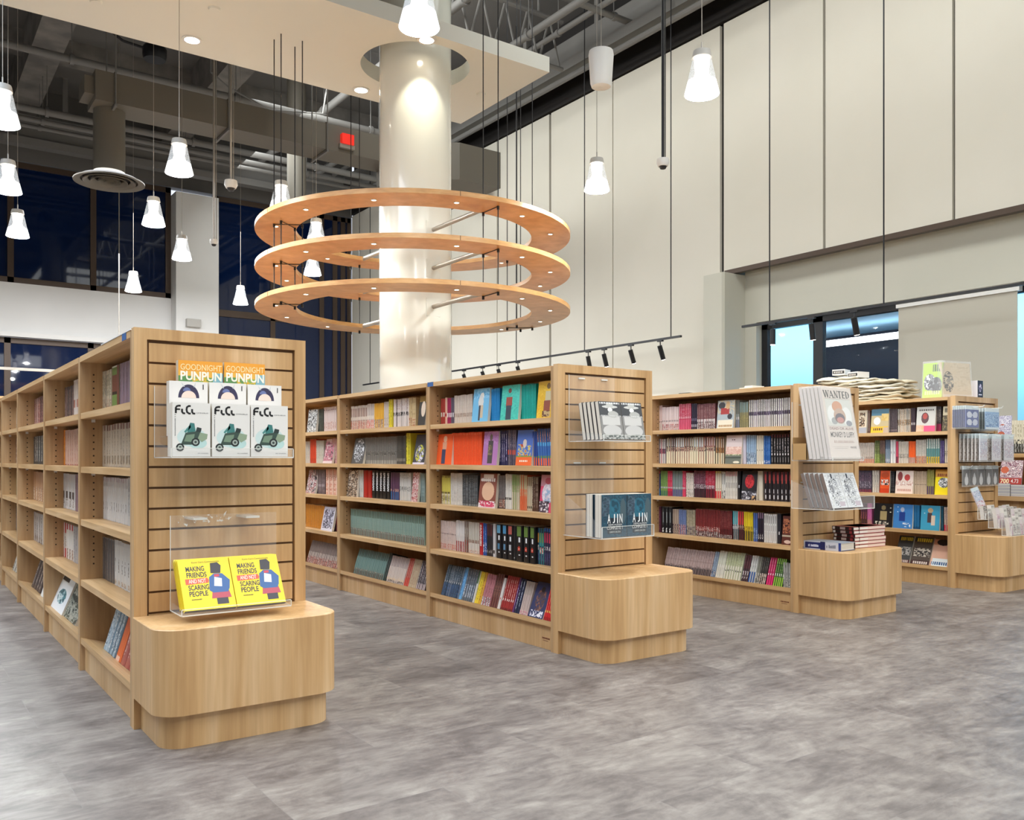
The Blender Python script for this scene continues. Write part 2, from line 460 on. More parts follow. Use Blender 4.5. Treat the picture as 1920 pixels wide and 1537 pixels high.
# ------------------------------------------------------------------ ring chandelier round the pillar
RO, RI = 1.71, 1.285
ch = thing('ring_chandelier', 'three stacked oak rings with spotlights hung round the white pillar', 'chandelier', (PX, PY, 2.6))
TH = math.atan2(-PY, -PX)         # bearing from the pillar to the camera
for zr, nm in ((2.60, 'lowest'), (3.015, 'middle'), (3.425, 'top')):
    b = MB(); N = 128
    b.lathe([(RI, zr), (RO, zr), (RO, zr+0.045), (RI, zr+0.045)], PX, PY, N, 'ring_oak', close=True)
    ring = b.build('ring', ch, smooth=True, angle=35)
    sm = MB()
    for k in range(5):
        a = TH+math.radians(-58+72*k); c_, s_ = math.cos(a), math.sin(a)
        sm.tube((PX+(RO-0.002)*c_, PY+(RO-0.002)*s_, zr+0.001), (PX+(RO-0.002)*c_, PY+(RO-0.002)*s_, zr+0.044), 0.004, 'groove', 6)
    sm.build('joint', ring)
    for k in range(12):
        a = TH+math.radians(15+30*k); r_ = 1.50
        x, y = PX+r_*math.cos(a), PY+r_*math.sin(a)
        d = MB(); d.lathe([(0.0, zr-0.004), (0.020, zr-0.004)], x, y, 16, 'lamp_small')
        d.lathe([(0.020, zr-0.006), (0.030, zr-0.006), (0.030, zr+0.001), (0.020, zr+0.001)], x, y, 16, 'white_plastic', close=True)
        d.build('downlight', ring, smooth=False)
        light('ring_spot', 'SPOT', (x, y, zr-0.012), 2.6, (1.0, 0.95, 0.82), 0.02, 110, blend=0.6, parent=ch)
    for sgn in (-1, 1):
        s = MB(); s.tube((PX, PY+sgn*(PR-0.01), zr+0.022), (PX, PY+sgn*(RI+0.02), zr+0.022), 0.024, 'grey_metal', 14)
        s.build('strut', ch, smooth=True)
        s = MB(); s.box((PX-0.085, PY+sgn*PR-0.035*(sgn > 0), zr-0.08), (PX+0.085, PY+sgn*(PR+0.005)+0.035*(sgn < 0), zr+0.11), 'pillar')
        s.build('mounting_plate', ch)
for px, py in ((514, 569), (527, 565), (553, 574), (567, 570), (906, 555), (934, 547), (951, 614), (969, 610), (976, 617), (998, 614), (658, 622), (674, 620)):
    p = onZ(px, py, 2.60)
    under = p.x < 6.07 and 7.8 < p.y < 9.67
    zt = 5.33 if under else ZC
    s = MB(); s.tube((p.x, p.y, 2.57), (p.x, p.y, zt), 0.0055, 'black', 6)
    for z in (2.585, 3.0, 3.41): s.tube((p.x, p.y, z-0.02), (p.x, p.y, z+0.014), 0.013, 'black', 8)
    s.build('hanging_cable', ch)
for a_, b_ in (((514, 569), (567, 570)), ((527, 565), (553, 574)), ((951, 614), (998, 614)), ((906, 555), (934, 547))):
    for z in (2.595, 3.01, 3.42):
        p, q = onZ(*a_, 2.60), onZ(*b_, 2.60)
        s = MB(); s.tube((p.x, p.y, z), (q.x, q.y, z), 0.004, 'black', 6); s.build('spreader_bar', ch)

# ------------------------------------------------------------------ pendant lamps (shade bottom at 3.65 m)
def make_pendant():
    t = thing('pendant_lamp', 'x', 'pendant lamp', (0, 0, 3.65))
    b = MB(); b.lathe([(0.0, 3.965), (0.062, 3.965), (0.066, 3.95), (0.072, 3.915), (0.0, 3.915)], 0, 0, 28, 'grey_plastic'); b.build('lamp_cap', t, True)
    b = MB(); b.lathe([(0.055, 3.912), (0.055, 3.86), (0.048, 3.81), (0.060, 3.77), (0.100, 3.745)], 0, 0, 28, 'lamp'); b.build('lamp_diffuser', t, True)
    b = MB(); b.lathe([(0.066, 3.914), (0.103, 3.745)], 0, 0, 32, 'lamp_clear')
    b.build('clear_shade', t, True)
    b = MB(); b.lathe([(0.103, 3.745), (0.127, 3.65), (0.122, 3.648), (0.099, 3.743)], 0, 0, 32, 'lamp_rim'); b.build('frosted_rim', t, True)
    b = MB(); b.tube((0, 0, 3.96), (0, 0, 4.03), 0.006, 'grey_metal', 8); b.tube((0, 0, 4.02), (0, 0, ZC), 0.003, 'grey_metal', 5); b.build('cord', t)
    light('pendant_bulb', 'POINT', (0, 0, 3.69), 98, (0.97, 1.0, 0.98), 0.06, parent=t)
    return t
PEND = [((5, 234), 'at the left edge, highest of the left cluster'), ((15, 360), 'second down at the left edge of the hall'),
        ((33, 443), 'low near the left edge before the dark window'), ((336, 325), 'in front of the long grey duct, largest of its cluster'),
        ((288, 422), 'in front of the dark window below the round air diffuser'), ((341, 486), 'in front of the white wall pier'),
        ((527, 395), 'peeking above the top oak ring'), ((593, 458), 'seen between the top and middle oak rings'),
        ((586, 515), 'seen between the middle and lowest oak rings'), ((786, 52), 'in front of the canopy at the top of the pillar'),
        ((1316, 177), 'in front of the wide black wall joint, upper right'), ((1119, 357), 'hanging right of the oak rings before the pale wall'),
        ((250, 546), 'small and far, at the dark window sill above the bookcase'), ((451, 570), 'small and far, left of the lowest oak ring')]
proto = None
for (px, py), d in PEND:
    p = onZ(px, py, 3.65)
    if proto is None:
        proto = make_pendant(); proto.location = p; t = proto
    else: t = dup(proto, p)
    t['label'] = 'white glowing cone pendant ' + d; t['group'] = 'cone pendant lamps over the shop'
for p in ((-3.4, 4.2), (0.4, -1.5), (4.4, -1.2), (6.2, -0.6), (-2.0, 7.2), (-3.4, 11.0)):
    t = dup(proto, Vector((p[0], p[1], 3.65))); t['label'] = 'white glowing cone pendant lamp over the entrance floor, outside the picture'; t['group'] = 'cone pendant lamps outside the picture'

# canopy downlights
D0 = None
for (px, py), d in (((360, 74), 'left of the ring cables'), ((800, 74), 'just above the pillar'), ((677, 168), 'left of the pillar near the canopy edge')):
    p = onZ(px, py, 5.33)
    t = thing('recessed_downlight', 'round glowing downlight recessed in the pale canopy, '+d, 'downlight', (p.x, p.y, 5.33), 'canopy downlights')
    b = MB(); b.lathe([(0, 5.322), (0.075, 5.322)], p.x, p.y, 28, 'lamp_small'); b.build('lens', t)
    b = MB(); b.lathe([(0.075, 5.318), (0.098, 5.318), (0.100, 5.331), (0.075, 5.331)], p.x, p.y, 28, 'white_plastic', close=True); b.build('bezel', t, True)
    light('downlight_beam', 'SPOT', (p.x, p.y, 5.31), 42, (1.0, 0.93, 0.74), 0.05, 95, blend=0.35, parent=t)
for (px, py), nm, d in (((402, 16), 'smoke_detector', 'flat round cover plate on the canopy above the left downlight'), ((180, 3), 'sprinkler_head', 'small round ceiling fitting at the top left of the canopy'), ((902, 176), 'smoke_detector', 'faint round cover plate on the canopy right of the pillar')):
    p = onZ(px, py, 5.33)
    b = MB(); b.lathe([(0, 5.312), (0.05, 5.312), (0.06, 5.331)], p.x, p.y, 24, 'slab'); tag(b.build(nm, loc=tuple(p), smooth=True), d, 'ceiling fitting')

# ------------------------------------------------------------------ ceiling services
def pipe_x(y, z, x0, x1, r, lab, m='pipe'):
    b = MB(); b.tube((x0, y, z), (x1, y, z), r, m, 12)
    k = x0+0.6
    while k < x1:
        b.tube((k, y, z), (k, y, ZC), 0.008, m, 5); b.tube((k-0.03, y, z), (k+0.03, y, z), r*1.35, m, 12); k += 2.6
    tag(b.build('ceiling_pipe', loc=(x0, y, z), smooth=True), lab, 'pipe')
def pipe_y(x, z, y0, y1, r, lab, m='pipe'):
    b = MB(); b.tube((x, y0, z), (x, y1, z), r, m, 12)
    k = y0+0.6
    while k < y1:
        b.tube((x, k, z), (x, k, ZC), 0.008, m, 5); b.tube((x, k-0.03, z), (x, k+0.03, z), r*1.35, m, 12); k += 2.6
    tag(b.build('ceiling_pipe', loc=(x, y0, z), smooth=True), lab, 'pipe')
pipe_x(onZ(100, 103, 7.3).y, 7.3, -6, 9.6, 0.06, 'grey ceiling pipe running across above the long duct')
pipe_x(onZ(100, 213, 7.3).y, 7.3, -6, 9.6, 0.065, 'thick grey ceiling pipe behind the duct drop, topmost of three')
pipe_x(onZ(100, 232, 7.3).y, 7.3, -6, 9.6, 0.05, 'grey ceiling pipe behind the duct drop, middle of three')
pipe_x(onZ(100, 245, 7.3).y, 7.3, -6, 9.6, 0.04, 'thin grey ceiling pipe behind the duct drop, lowest of three')
pipe_y(8.3, 7.7, -5, 20, 0.06, 'grey ceiling pipe running along the right wall, nearer the rings')
pipe_y(8.9, 7.9, -5, 20, 0.045, 'thinner grey ceiling pipe close to the right wall')
pipe_y(7.1, 7.9, -5, 20, 0.07, 'thick grey ceiling pipe right of the canopy')
pipe_x(7.0, 7.75, 5.0, 9.7, 0.06, 'short grey cross pipe above the right end of the canopy')
pipe_x(10.2, 7.85, 6.0, 9.7, 0.05, 'grey cross pipe beyond the right end of the canopy')
b = MB(); b.box((9.45, -5.8, 7.62), (9.75, YB-0.1, 7.80), 'pipe'); b.box((9.56, -5.8, 7.80), (9.64, YB-0.1, 8.2), 'pipe')
b.tube((9.5, -5.8, 7.50), (9.5, YB-0.1, 7.50), 0.05, 'pipe', 12)
for k in range(13): b.box((9.58, -5+2*k, 8.15), (9.62, -4.9+2*k, ZC), 'pipe')
tag(b.build('steel_beam', loc=(9.6, -5.8, 7.6)), 'long grey steel beam running along the top of the right wall', 'beam')
b = MB(); b.box((-8.9, 20.2, 7.35), (9.3, 20.45, 7.5), 'pipe'); b.box((-8.9, 20.3, 7.5), (9.3, 20.35, 7.85), 'pipe'); b.box((-8.9, 20.2, 7.85), (9.3, 20.45, 7.95), 'pipe')
for k in range(8): b.box((-8+2.2*k, 20.3, 7.9), (-7.9+2.2*k, 20.34, ZC), 'pipe')
tag(b.build('steel_beam', loc=(0, 20.3, 7.4)), 'grey steel beam across the hall above the dark upper windows', 'beam')
# open truss right of the canopy
b = MB()
for x in (6.7, 9.2):
    pass
zt0, zt1, yt = 7.55, 8.35, 11.6
b.tube((5.6, yt, zt0), (9.3, yt, zt0), 0.04, 'pipe', 8); b.tube((5.6, yt, zt1), (9.3, yt, zt1), 0.04, 'pipe', 8)
for k in range(8):
    x = 5.65+0.45*k; b.tube((x, yt, zt0), (x+0.225, yt, zt1), 0.02, 'pipe', 6); b.tube((x+0.225, yt, zt1), (x+0.45, yt, zt0), 0.02, 'pipe', 6)
for x in (6.0, 8.8): b.tube((x, yt, zt1), (x, yt, ZC), 0.02, 'pipe', 6)
tag(b.build('roof_truss', loc=(7.4, yt, 7.6)), 'open grey lattice truss under the ceiling right of the pillar', 'truss')

# long rectangular duct with a drop and round diffuser
YD = 12.6
zb_, zt_ = onY(183, 186, YD).z, onY(176, 128, YD).z
xd0, xd1 = onY(160, 150, YD).x, onY(735, 150, YD).x
yfar = onZ(300, 238, zb_).y
t = thing('air_duct', 'long beige-grey rectangular air duct below the dark ceiling at left', 'air duct', (xd0, YD, zb_))
b = MB(); b.box((xd0+0.12, YD, zb_), (xd1, yfar, zt_), 'duct'); b.box((xd0, YD+0.06, zb_+0.08), (xd0+0.12, yfar-0.06, zt_-0.08), 'duct')
for k in range(4):
    x = xd0+0.35+1.5*k; b.box((x, YD-0.012, zb_-0.012), (x+0.03, yfar+0.012, zt_+0.012), 'duct')
    for y in (YD-0.03, yfar+0.03): b.tube((x+0.015, y, zb_-0.03), (x+0.015, y, ZC), 0.01, 'pipe', 5)
    b.box((x, YD-0.05, zb_-0.05), (x+0.03, yfar+0.05, zb_-0.02), 'pipe')
b.build('duct_body', t)
def diffuser(cx, cy, z, R, ztop, r, t):
    b = MB(); b.lathe([(r, z+0.03), (r, ztop)], cx, cy, 32, 'duct'); b.build('duct_drop', t, True)
    b = MB()
    for i, rr in enumerate((1.0, 0.74, 0.52, 0.32, 0.14)):
        ro = R*rr; ri = R*rr*0.80
        b.lathe([(ri, z+0.01+0.012*i), (ro, z-0.012), (ro, z+0.004), (ri, z+0.03+0.012*i)], cx, cy, 40, 'duct', close=True)
    b.lathe([(0, z+0.085), (R*0.8, z+0.05), (R*.99, z+0.004)], cx, cy, 40, 'dark_gap')
    b.lathe([(R*.99, z+0.004), (R*0.5, z+0.1), (r, z+0.13)], cx, cy, 40, 'duct')
    b.build('diffuser', t, True)
p = Vector(ray(205, 341))*12.0 + Vector((0, 0, EYE))
diffuser(p.x, YD+0.36, p.z, 0.45, zb_+0.02, 0.2, t)
t2 = thing('air_diffuser', 'far round ceiling diffuser glimpsed inside the top oak ring', 'air diffuser', (0, 0, 0))
p = Vector(ray(556, 410))*18.0 + Vector((0, 0, EYE)); t2.location = p
diffuser(p.x, p.y, p.z, 0.34, ZC, 0.19, t2)
# second, angled duct section at right of the long one
b = MB(); xa = onY(735, 150, YD).x
b.prism([(xa, YD+0.02), (xa+0.9, YD-0.6), (xa+1.7, YD-0.6), (xa+1.7, YD+1.3), (xa, yfar)], zb_-0.25, zt_-0.05, 'duct')
tag(b.build('air_duct', loc=(xa, YD, zb_)), 'angled beige-grey duct section behind the top of the pillar', 'air duct')
p0, p1 = onY(640, 250, YD-0.05), onY(662, 274, YD-0.05)
b = MB(); b.box((p0.x, YD-0.09, p1.z), (p1.x, YD-0.01, p0.z), 'red_sign'); b.box((p0.x-.03, YD-0.07, p1.z-0.06), (p1.x+.02, YD-0.01, p1.z), 'grey_metal')
tag(b.build('exit_sign', loc=((p0.x+p1.x)/2, YD-.05, p1.z)), 'small glowing red sign box on the beige duct left of the pillar', 'sign')

# old black ceiling fixture and its curved conduit
p = onZ(290, 108, 7.6)
t = thing('ceiling_fixture', 'small black round fixture hanging under the dark ceiling left of the canopy', 'ceiling fixture', tuple(p))
b = MB(); b.lathe([(0, 7.56), (.17, 7.56), (.19, 7.62), (.19, 7.74), (.15, 7.80), (.06, 7.84), (0, 7.84)], p.x, p.y, 28, 'black'); b.build('fixture_body', t, True)
b = MB(); b.tube((p.x, p.y, 7.83), (p.x, p.y, ZC), .02, 'black', 8); b.path([(p.x, p.y, 7.7), (p.x-.5, p.y-.05, 7.72), (p.x-.85, p.y-.1, 7.9), (p.x-1.0, p.y-.1, 8.25), (p.x-1.0, p.y-.1, ZC)], .022, 'black'); b.build('conduit', t, True)
p = onZ(505, 190, 7.0); q = onZ(395, 135, 7.0)
b = MB(); b.path([(q.x, q.y, 7.0), (q.x+.3, q.y+.1, 6.88), (q.x+.8, q.y+.25, 6.80), (p.x, p.y, 6.86), (p.x+1.0, p.y+.1, 7.05), (p.x+1.3, p.y+.1, ZC)], .014, 'pipe'); b.tube((q.x, q.y, 7.0), (q.x, q.y, ZC), .014, 'pipe', 8)
tag(b.build('conduit', loc=tuple(q), smooth=True), 'thin drooping grey conduit below the dark ceiling left of the ring cables', 'conduit')

# wall speaker box, hanging speaker, cameras
p = onX(868, 322, 9.4)
t = thing('wall_speaker', 'dark grey speaker cabinet on a bracket high at the far right wall', 'speaker', (9.5, p.y, p.z))
b = MB(); b.box((9.3, p.y-0.28, p.z-0.42), (9.72, p.y+0.28, p.z+0.42), 'pipe'); b.build('speaker_cabinet', t)
b = MB(); b.box((9.7, p.y-0.05, p.z-0.05), (10.0, p.y+0.05, p.z+0.05), 'pipe'); b.build('wall_bracket', t)
def atdepth(px, py, d): return Vector(ray(px, py))*d + Vector((0, 0, EYE))
p = atdepth(1127, 163, 7.2)
t = thing('hanging_speaker', 'white rounded cylinder speaker hanging from a thin cord right of the canopy', 'speaker', tuple(p))
b = MB(); z = p.z; b.lathe([(0, z+0.005), (0.06, z+0.002), (0.078, z), (0.088, z+0.03), (0.103, z+0.26), (0.098, z+0.29), (0.06, z+0.305), (0, z+0.307)], p.x, p.y, 36, 'white_plastic'); b.build('speaker_body', t, True)
b = MB(); b.tube((p.x, p.y, z+0.3), (p.x, p.y, z+0.33), 0.012, 'grey_metal', 8); b.tube((p.x, p.y, z+0.32), (p.x, p.y, ZC), 0.004, 'grey_metal', 5); b.build('cord', t)
def dome_cam(px, py, d, sc_, lab, rod='black'):
    p = atdepth(px, py, d); z = p.z
    t = thing('security_camera', lab, 'security camera', tuple(p))
    b = MB(); b.lathe([(0, z+0.1*sc_), (0.055*sc_, z+0.1*sc_), (0.06*sc_, z+0.06*sc_), (0.045*sc_, z+0.03*sc_), (0, z+0.03*sc_)], p.x, p.y, 24, 'white_plastic'); b.build('camera_housing', t, True)
    b = MB(); b.lathe([(0.036*sc_, z+0.03*sc_), (0.026*sc_, z+0.008*sc_), (0, z)], p.x, p.y, 20, 'black'); b.build('camera_lens', t, True)
    b = MB(); b.tube((p.x, p.y, z+0.1*sc_), (p.x, p.y, ZC), 0.014, rod, 8); b.tube((p.x+0.03, p.y, z+0.1*sc_), (p.x+0.03, p.y, ZC), 0.005, rod, 5); b.build('drop_rod', t)
dome_cam(1243, 318, 8.2, 1.0, 'white dome camera on a long black rod before the pale right wall')
dome_cam(433, 359, 10.5, 1.3, 'white dome camera on a grey rod left of the top oak ring', 'grey_metal')
dome_cam(401, 462, 11.5, 0.9, 'small white camera on a thin rod beside the white wall pier', 'grey_metal')
p = onY(362, 606, 20.85); b = MB(); b.box((p.x-0.16, 20.76, p.z-0.09), (p.x+0.16, 20.88, p.z+0.09), 'grey_plastic')
tag(b.build('wall_sensor', loc=(p.x, 20.82, p.z)), 'small grey box on the white pier above the left bookcase', 'sensor')

# ------------------------------------------------------------------ track lighting
def track(name_lab, X, y0, y1, z, cables):
    t = thing('lighting_track', name_lab, 'lighting track', (X, y0, z))
    b = MB(); b.box((X-0.018, y0, z), (X+0.018, y1, z+0.03), 'black'); b.build('rail', t)
    for y in cables:
        b = MB(); b.tube((X, y, z+0.03), (X, y, ZC), 0.009, 'black', 6); b.build('suspension_rod', t)
def spot(X, y, z, lab, tilt, energy=14, on=True):
    t = thing('track_spotlight', lab, 'spotlight', (X, y, z))
    b = MB(); b.box((X-0.02, y-0.05, z-0.02), (X+0.02, y+0.05, z), 'black'); b.tube((X, y, z-0.02), (X, y, z-0.09), 0.008, 'black', 8); b.build('adapter', t)
    a = Vector((X-0.03*tilt, y, z-0.08)); e = a+Vector((0.16*tilt, 0, -0.2))
    b = MB(); b.tube(a, e, 0.036, 'black', 20); b.build('spotlight_head', t, True, angle=50)
    d = (e-a).normalized(); b = MB(); b.tube(e, e+d*0.003, 0.030, 'lamp_small', 16); b.build('spotlight_lens', t)
    light('track_beam', 'SPOT', tuple(e+d*0.02), energy, (1, 0.98, 0.96), 0.03, 60, blend=0.7, rot=tuple(d.to_track_quat('-Z', 'Y').to_euler()), parent=t)
XT, ZTR = 9.4, 2.755
TY = lambda px, py=650: onX(px, py, XT).y
track('black lighting track along the pale right wall, ending beside the wall pier', XT, TY(1277), TY(848), ZTR, [TY(1096), TY(1258), TY(968)])
track('black lighting track in front of the right-hand window', XT, TY(1990), TY(1392), ZTR, [TY(1443), TY(1657)])
track('short black lighting track left of the pillar, far end of the hall', XT, TY(711, 724), TY(681, 724), ZTR, [TY(694, 724)])
for px, d, tl in ((1103, 'leftmost of the four above the second bookcase', 0.3), (1133, 'second of the four above the second bookcase', 0.4), (1183, 'third of the four above the second bookcase', 0.5), (1238, 'nearest the wall pier, over the second bookcase end', 0.5),
              (1449, 'before the bright blue window pane', 0.0), (1522, 'at the black window mullion', 0.2), (1602, 'before the dark window pane', 0.4)):
    spot(XT, TY(px), ZTR, 'black cylinder track spotlight '+d, tl, 55)
for px in (870, 905, 935, 971):
    spot(XT, TY(px, 690), ZTR, 'small far black track spotlight just above the second bookcase top', 0.5, 10)
    col.objects[-1]
for o in col.objects:
    if o.get('label') == 'small far black track spotlight just above the second bookcase top': o['group'] = 'far spotlights on the long track'
# rail with a spotlight before the low back windows
yR = 18.0
p0, p1 = onY(-60, 680, yR), onY(125, 697, yR)
t = thing('lighting_track', 'thin grey lighting track before the low back windows at left', 'lighting track', (p0.x, yR, p0.z))
b = MB(); b.box((p0.x-2, yR-0.02, p1.z-0.02), (p1.x+1.2, yR+0.02, p1.z+0.03), 'grey_metal'); b.build('rail', t)
for x in (p0.x, p1.x+0.9):
    b = MB(); b.tube((x, yR, p1.z), (x, yR, ZC), 0.01, 'grey_metal', 6); b.build('suspension_rod', t)
# ================================================================== BOOKCASE ROWS
DEP = 0.665; TOP = 1.478
SH = [1.212, 0.960, 0.712, 0.428, 0.155]      # tops of the five shelves; the last one slopes back
TILT = math.radians(17); ST = 0.028; PT = 0.021
def shelf_prof(mb, x0, s, y0, y1, z, slope, m):
    """one shelf board from the front edge x0 going inward (s=+1/-1) over half the depth"""
    d = DEP/2-0.012; dz = -math.tan(slope)*d
    x1 = x0+s*d
    p = [(x0, z-ST), (x1, z-ST+dz), (x1, z+dz), (x0, z)]
    pts = [(x, y0, zz) for x, zz in p]+[(x, y1, zz) for x, zz in p]
    mb.faces(pts, [(0, 1, 2, 3), (7, 6, 5, 4), (0, 4, 5, 1), (1, 5, 6, 2), (2, 6, 7, 3), (3, 7, 4, 0)], m)
def bookcase(X, y0, y1, label, group, pegs=True):
    t = thing('bookcase', label, 'bookcase', (X, y0, 0), group)
    for y in (y0, y1-PT):
        b = MB(); b.box((X, y, 0), (X+DEP, y+PT, TOP-0.004), 'oak_in')
        if pegs and y != y0:
            for xx in (X+0.06, X+DEP-0.06):
                k = 0.50
                while k < 1.40:
                    if all(not (s-ST-0.006 < k < s+0.006) for s in SH):
                        yy = y-0.0006
                        b.face([(xx-0.0035, yy, k-0.0035), (xx+0.0035, yy, k-0.0035), (xx+0.0035, yy, k+0.0035), (xx-0.0035, yy, k+0.0035)], 'hole')
                    k += 0.032
            for s in SH[:4]:
                b.box((X+0.05, y-0.006, s-ST-0.014), (X+0.066, y, s-ST), 'white_plastic')
        b.build('side_panel', t)
    ya, yb = y0+PT, y1-PT
    for i, z in enumerate(SH):
        for x0, s in ((X+0.004, 1), (X+DEP-0.004, -1)):
            b = MB(); shelf_prof(b, x0, s, ya, yb, z, TILT if i == 4 else 0.0, 'oak_y'); b.build('shelf', t)
    b = MB(); b.box((X, ya, TOP-0.026), (X+DEP, yb, TOP), 'oak_y'); b.build('top_panel', t)
    b = MB(); b.box((X+DEP/2-0.008, ya, 0.05), (X+DEP/2+0.008, yb, TOP-0.026), 'oak_in'); b.build('back_panel', t)
    for x in (X+0.022, X+DEP-0.04):
        b = MB(); b.box((x, ya, 0), (x+0.018, yb, 0.155-ST-0.004), 'oak_v'); b.build('kick_board', t)
    return t
ROWS = {
 'A': (0.746, [3.449, 4.578, 5.713, 6.977, 8.0, 9.13, 10.26, 11.39]),
 'B': (2.800, [3.526, 4.851, 6.205, 7.55, 8.9, 10.25]),
 'C': (4.800, [3.554, 4.905, 6.25, 7.60]),
 'D': (6.712, [3.540, 4.88, 6.22, 7.56]),
}
RN = {'A': 'leftmost', 'B': 'second', 'C': 'third', 'D': 'rightmost'}
ORD = ['first', 'second', 'third', 'fourth', 'fifth', 'sixth', 'seventh']
EP = 0.040
for k, (X, ys) in ROWS.items():
    for i, (a, c) in enumerate(zip(ys, ys[1:])):
        bookcase(X, a+(EP if i == 0 else 0), c, 'light oak double-sided bookcase, %s bay from the camera in the %s row' % (ORD[i], RN[k]), None)

def rr(x0, x1, y0, y1, r, n=12):
    """outline with the two front (low-y) corners rounded"""
    out = [(x1, y1), (x0, y1)]
    for k in range(n+1):
        a = math.pi+math.pi/2*k/n; out.append((x0+r+r*math.cos(a), y0+r+r*math.sin(a)))
    for k in range(n+1):
        a = 1.5*math.pi+math.pi/2*k/n; out.append((x1-r+r*math.cos(a), y0+r+r*math.sin(a)))
    return out
NS = 14
def end_unit(k, lab):
    X, ys = ROWS[k]; Y = ys[0]
    # slatted end panel
    t = thing('slatwall_panel', 'light oak slatted end panel of the %s bookcase row%s' % (RN[k], lab), 'display panel', (X, Y, 0), 'slatted end panels of the rows')
    b = MB(); fw, ft = 0.046, 0.036
    b.box((X, Y, 0), (X+fw, Y+EP, TOP+0.006), 'oak_v'); b.box((X+DEP-fw, Y, 0), (X+DEP, Y+EP, TOP+0.006), 'oak_v')
    b.box((X+fw, Y, TOP-ft), (X+DEP-fw, Y+EP, TOP+0.006), 'oak_v')
    b.build('panel_frame', t)
    b = MB(); zb = 0.34; zt = TOP-ft-0.012
    b.box((X+fw, Y+0.016, 0.02), (X+DEP-fw, Y+EP-0.002, TOP-ft), 'groove')
    st = (zt-zb)/NS
    for i in range(NS):
        z1 = zt-i*st; z0 = z1-st+0.0085
        b.box((X+fw+0.008, Y+0.006, z0), (X+DEP-fw-0.008, Y+0.018, z1), 'oak_v')
    b.box((X+fw+0.008, Y+0.006, 0.02), (X+DEP-fw-0.008, Y+0.018, zb-0.002), 'oak_v')
    b.build('slat_board', t)
    # plinth
    t = thing('display_plinth', 'rounded light oak display plinth at the end of the %s bookcase row' % RN[k], 'display plinth', (X, Y-0.35, 0), 'rounded plinths at the row ends')
    b = MB(); b.prism(rr(X+0.024, X+DEP-0.022, Y-0.325, Y-0.001, 0.085), 0, 0.120, 'oak_v'); b.build('plinth_base', t, True, angle=30)
    b = MB(); b.prism(rr(X-0.004, X+DEP+0.004, Y-0.355, Y-0.001, 0.10), 0.120, 0.412, 'oak_v')
    o = rr(X-0.004, X+DEP+0.004, Y-0.355, Y-0.001, 0.10); o2 = rr(X-0.001, X+DEP+0.001, Y-0.352, Y-0.001, 0.098)
    n = len(o); b.faces([(x, y, 0.412) for x, y in o]+[(x, y, 0.415) for x, y in o2], [(i, (i+1) % n, n+(i+1) % n, n+i) for i in range(n)]+[tuple(range(n, 2*n))], 'oak_v')
    b.build('plinth_box', t, True, angle=30)
end_unit('A', ', nearest the camera'); end_unit('B', ''); end_unit('C', ''); end_unit('D', '')

# small marks on the furniture
def tape(X, y, label):
    b = MB(); b.box((X-0.0015, y-0.035, TOP-0.026), (X, y+0.035, TOP+0.0015), 'blue_tape'); b.box((X-0.0015, y-0.035, TOP), (X+0.05, y+0.035, TOP+0.0015), 'blue_tape')
    tag(b.build('masking_tape', loc=(X, y, TOP)), label, 'tape')
tape(0.746, onX(233, 640, .746).y, 'piece of blue tape on the top edge of the leftmost bookcase row')
tape(2.80, onX(807, 714, 2.8).y, 'piece of blue tape on the top edge of the second bookcase row')
for X, Y, d in ((2.80, 3.62, 'second'), (4.80, 3.64, 'third')):
    b = MB(); xx = X+0.0218
    b2 = MB()
    for i in range(9): b2.box((xx-0.0006, Y+0.004+i*0.0075, 0.052), (xx, Y+0.004+i*0.0075+(0.0045 if i % 3 else 0.0055), 0.060), 'print', '6b2a1c')
    b2.box((xx-0.0006, Y+0.018, 0.042), (xx, Y+0.062, 0.045), 'print', '8a5a3c')
    tag(b2.build('maker_label', loc=(xx, Y, 0.05)), 'tiny dark red maker mark on the kick board of the %s bookcase row' % d, 'label')
# shelf edge strips (white label rail on top of the leftmost row)
b = MB(); b.box((0.744, 3.50, TOP+0.0005), (0.752, 4.05, TOP+0.004), 'white_plastic'); tag(b.build('label_strip', loc=(0.748, 3.8, TOP)), 'pale label strip along the top edge of the leftmost bookcase', 'label')

# distant wall bookcase under the low back windows
t = thing('wall_bookcase', 'far light oak bookcase standing below the low back windows at left', 'bookcase', (1.0, 19.2, 0))
zt = onY(20, 743, 19.0).z
b = MB(); b.box((-3, 19.0, zt-0.04), (3.2, 19.5, zt), 'oak_y'); b.build('top_panel', t)
b = MB(); b.box((-3, 19.46, 0), (3.2, 19.5, zt-0.04), 'oak_in'); b.build('back_panel', t)
for x in (-3, -1.8, -0.6, 0.6, 1.8, 3.17):
    b = MB(); b.box((x, 19.0, 0), (x+0.03, 19.46, zt-0.04), 'oak_in'); b.build('side_panel', t)
for i in range(6):
    b = MB(); b.box((-2.97, 19.02, 0.1+i*0.33), (3.17, 19.46, 0.13+i*0.33), 'oak_y'); b.build('shelf', t)

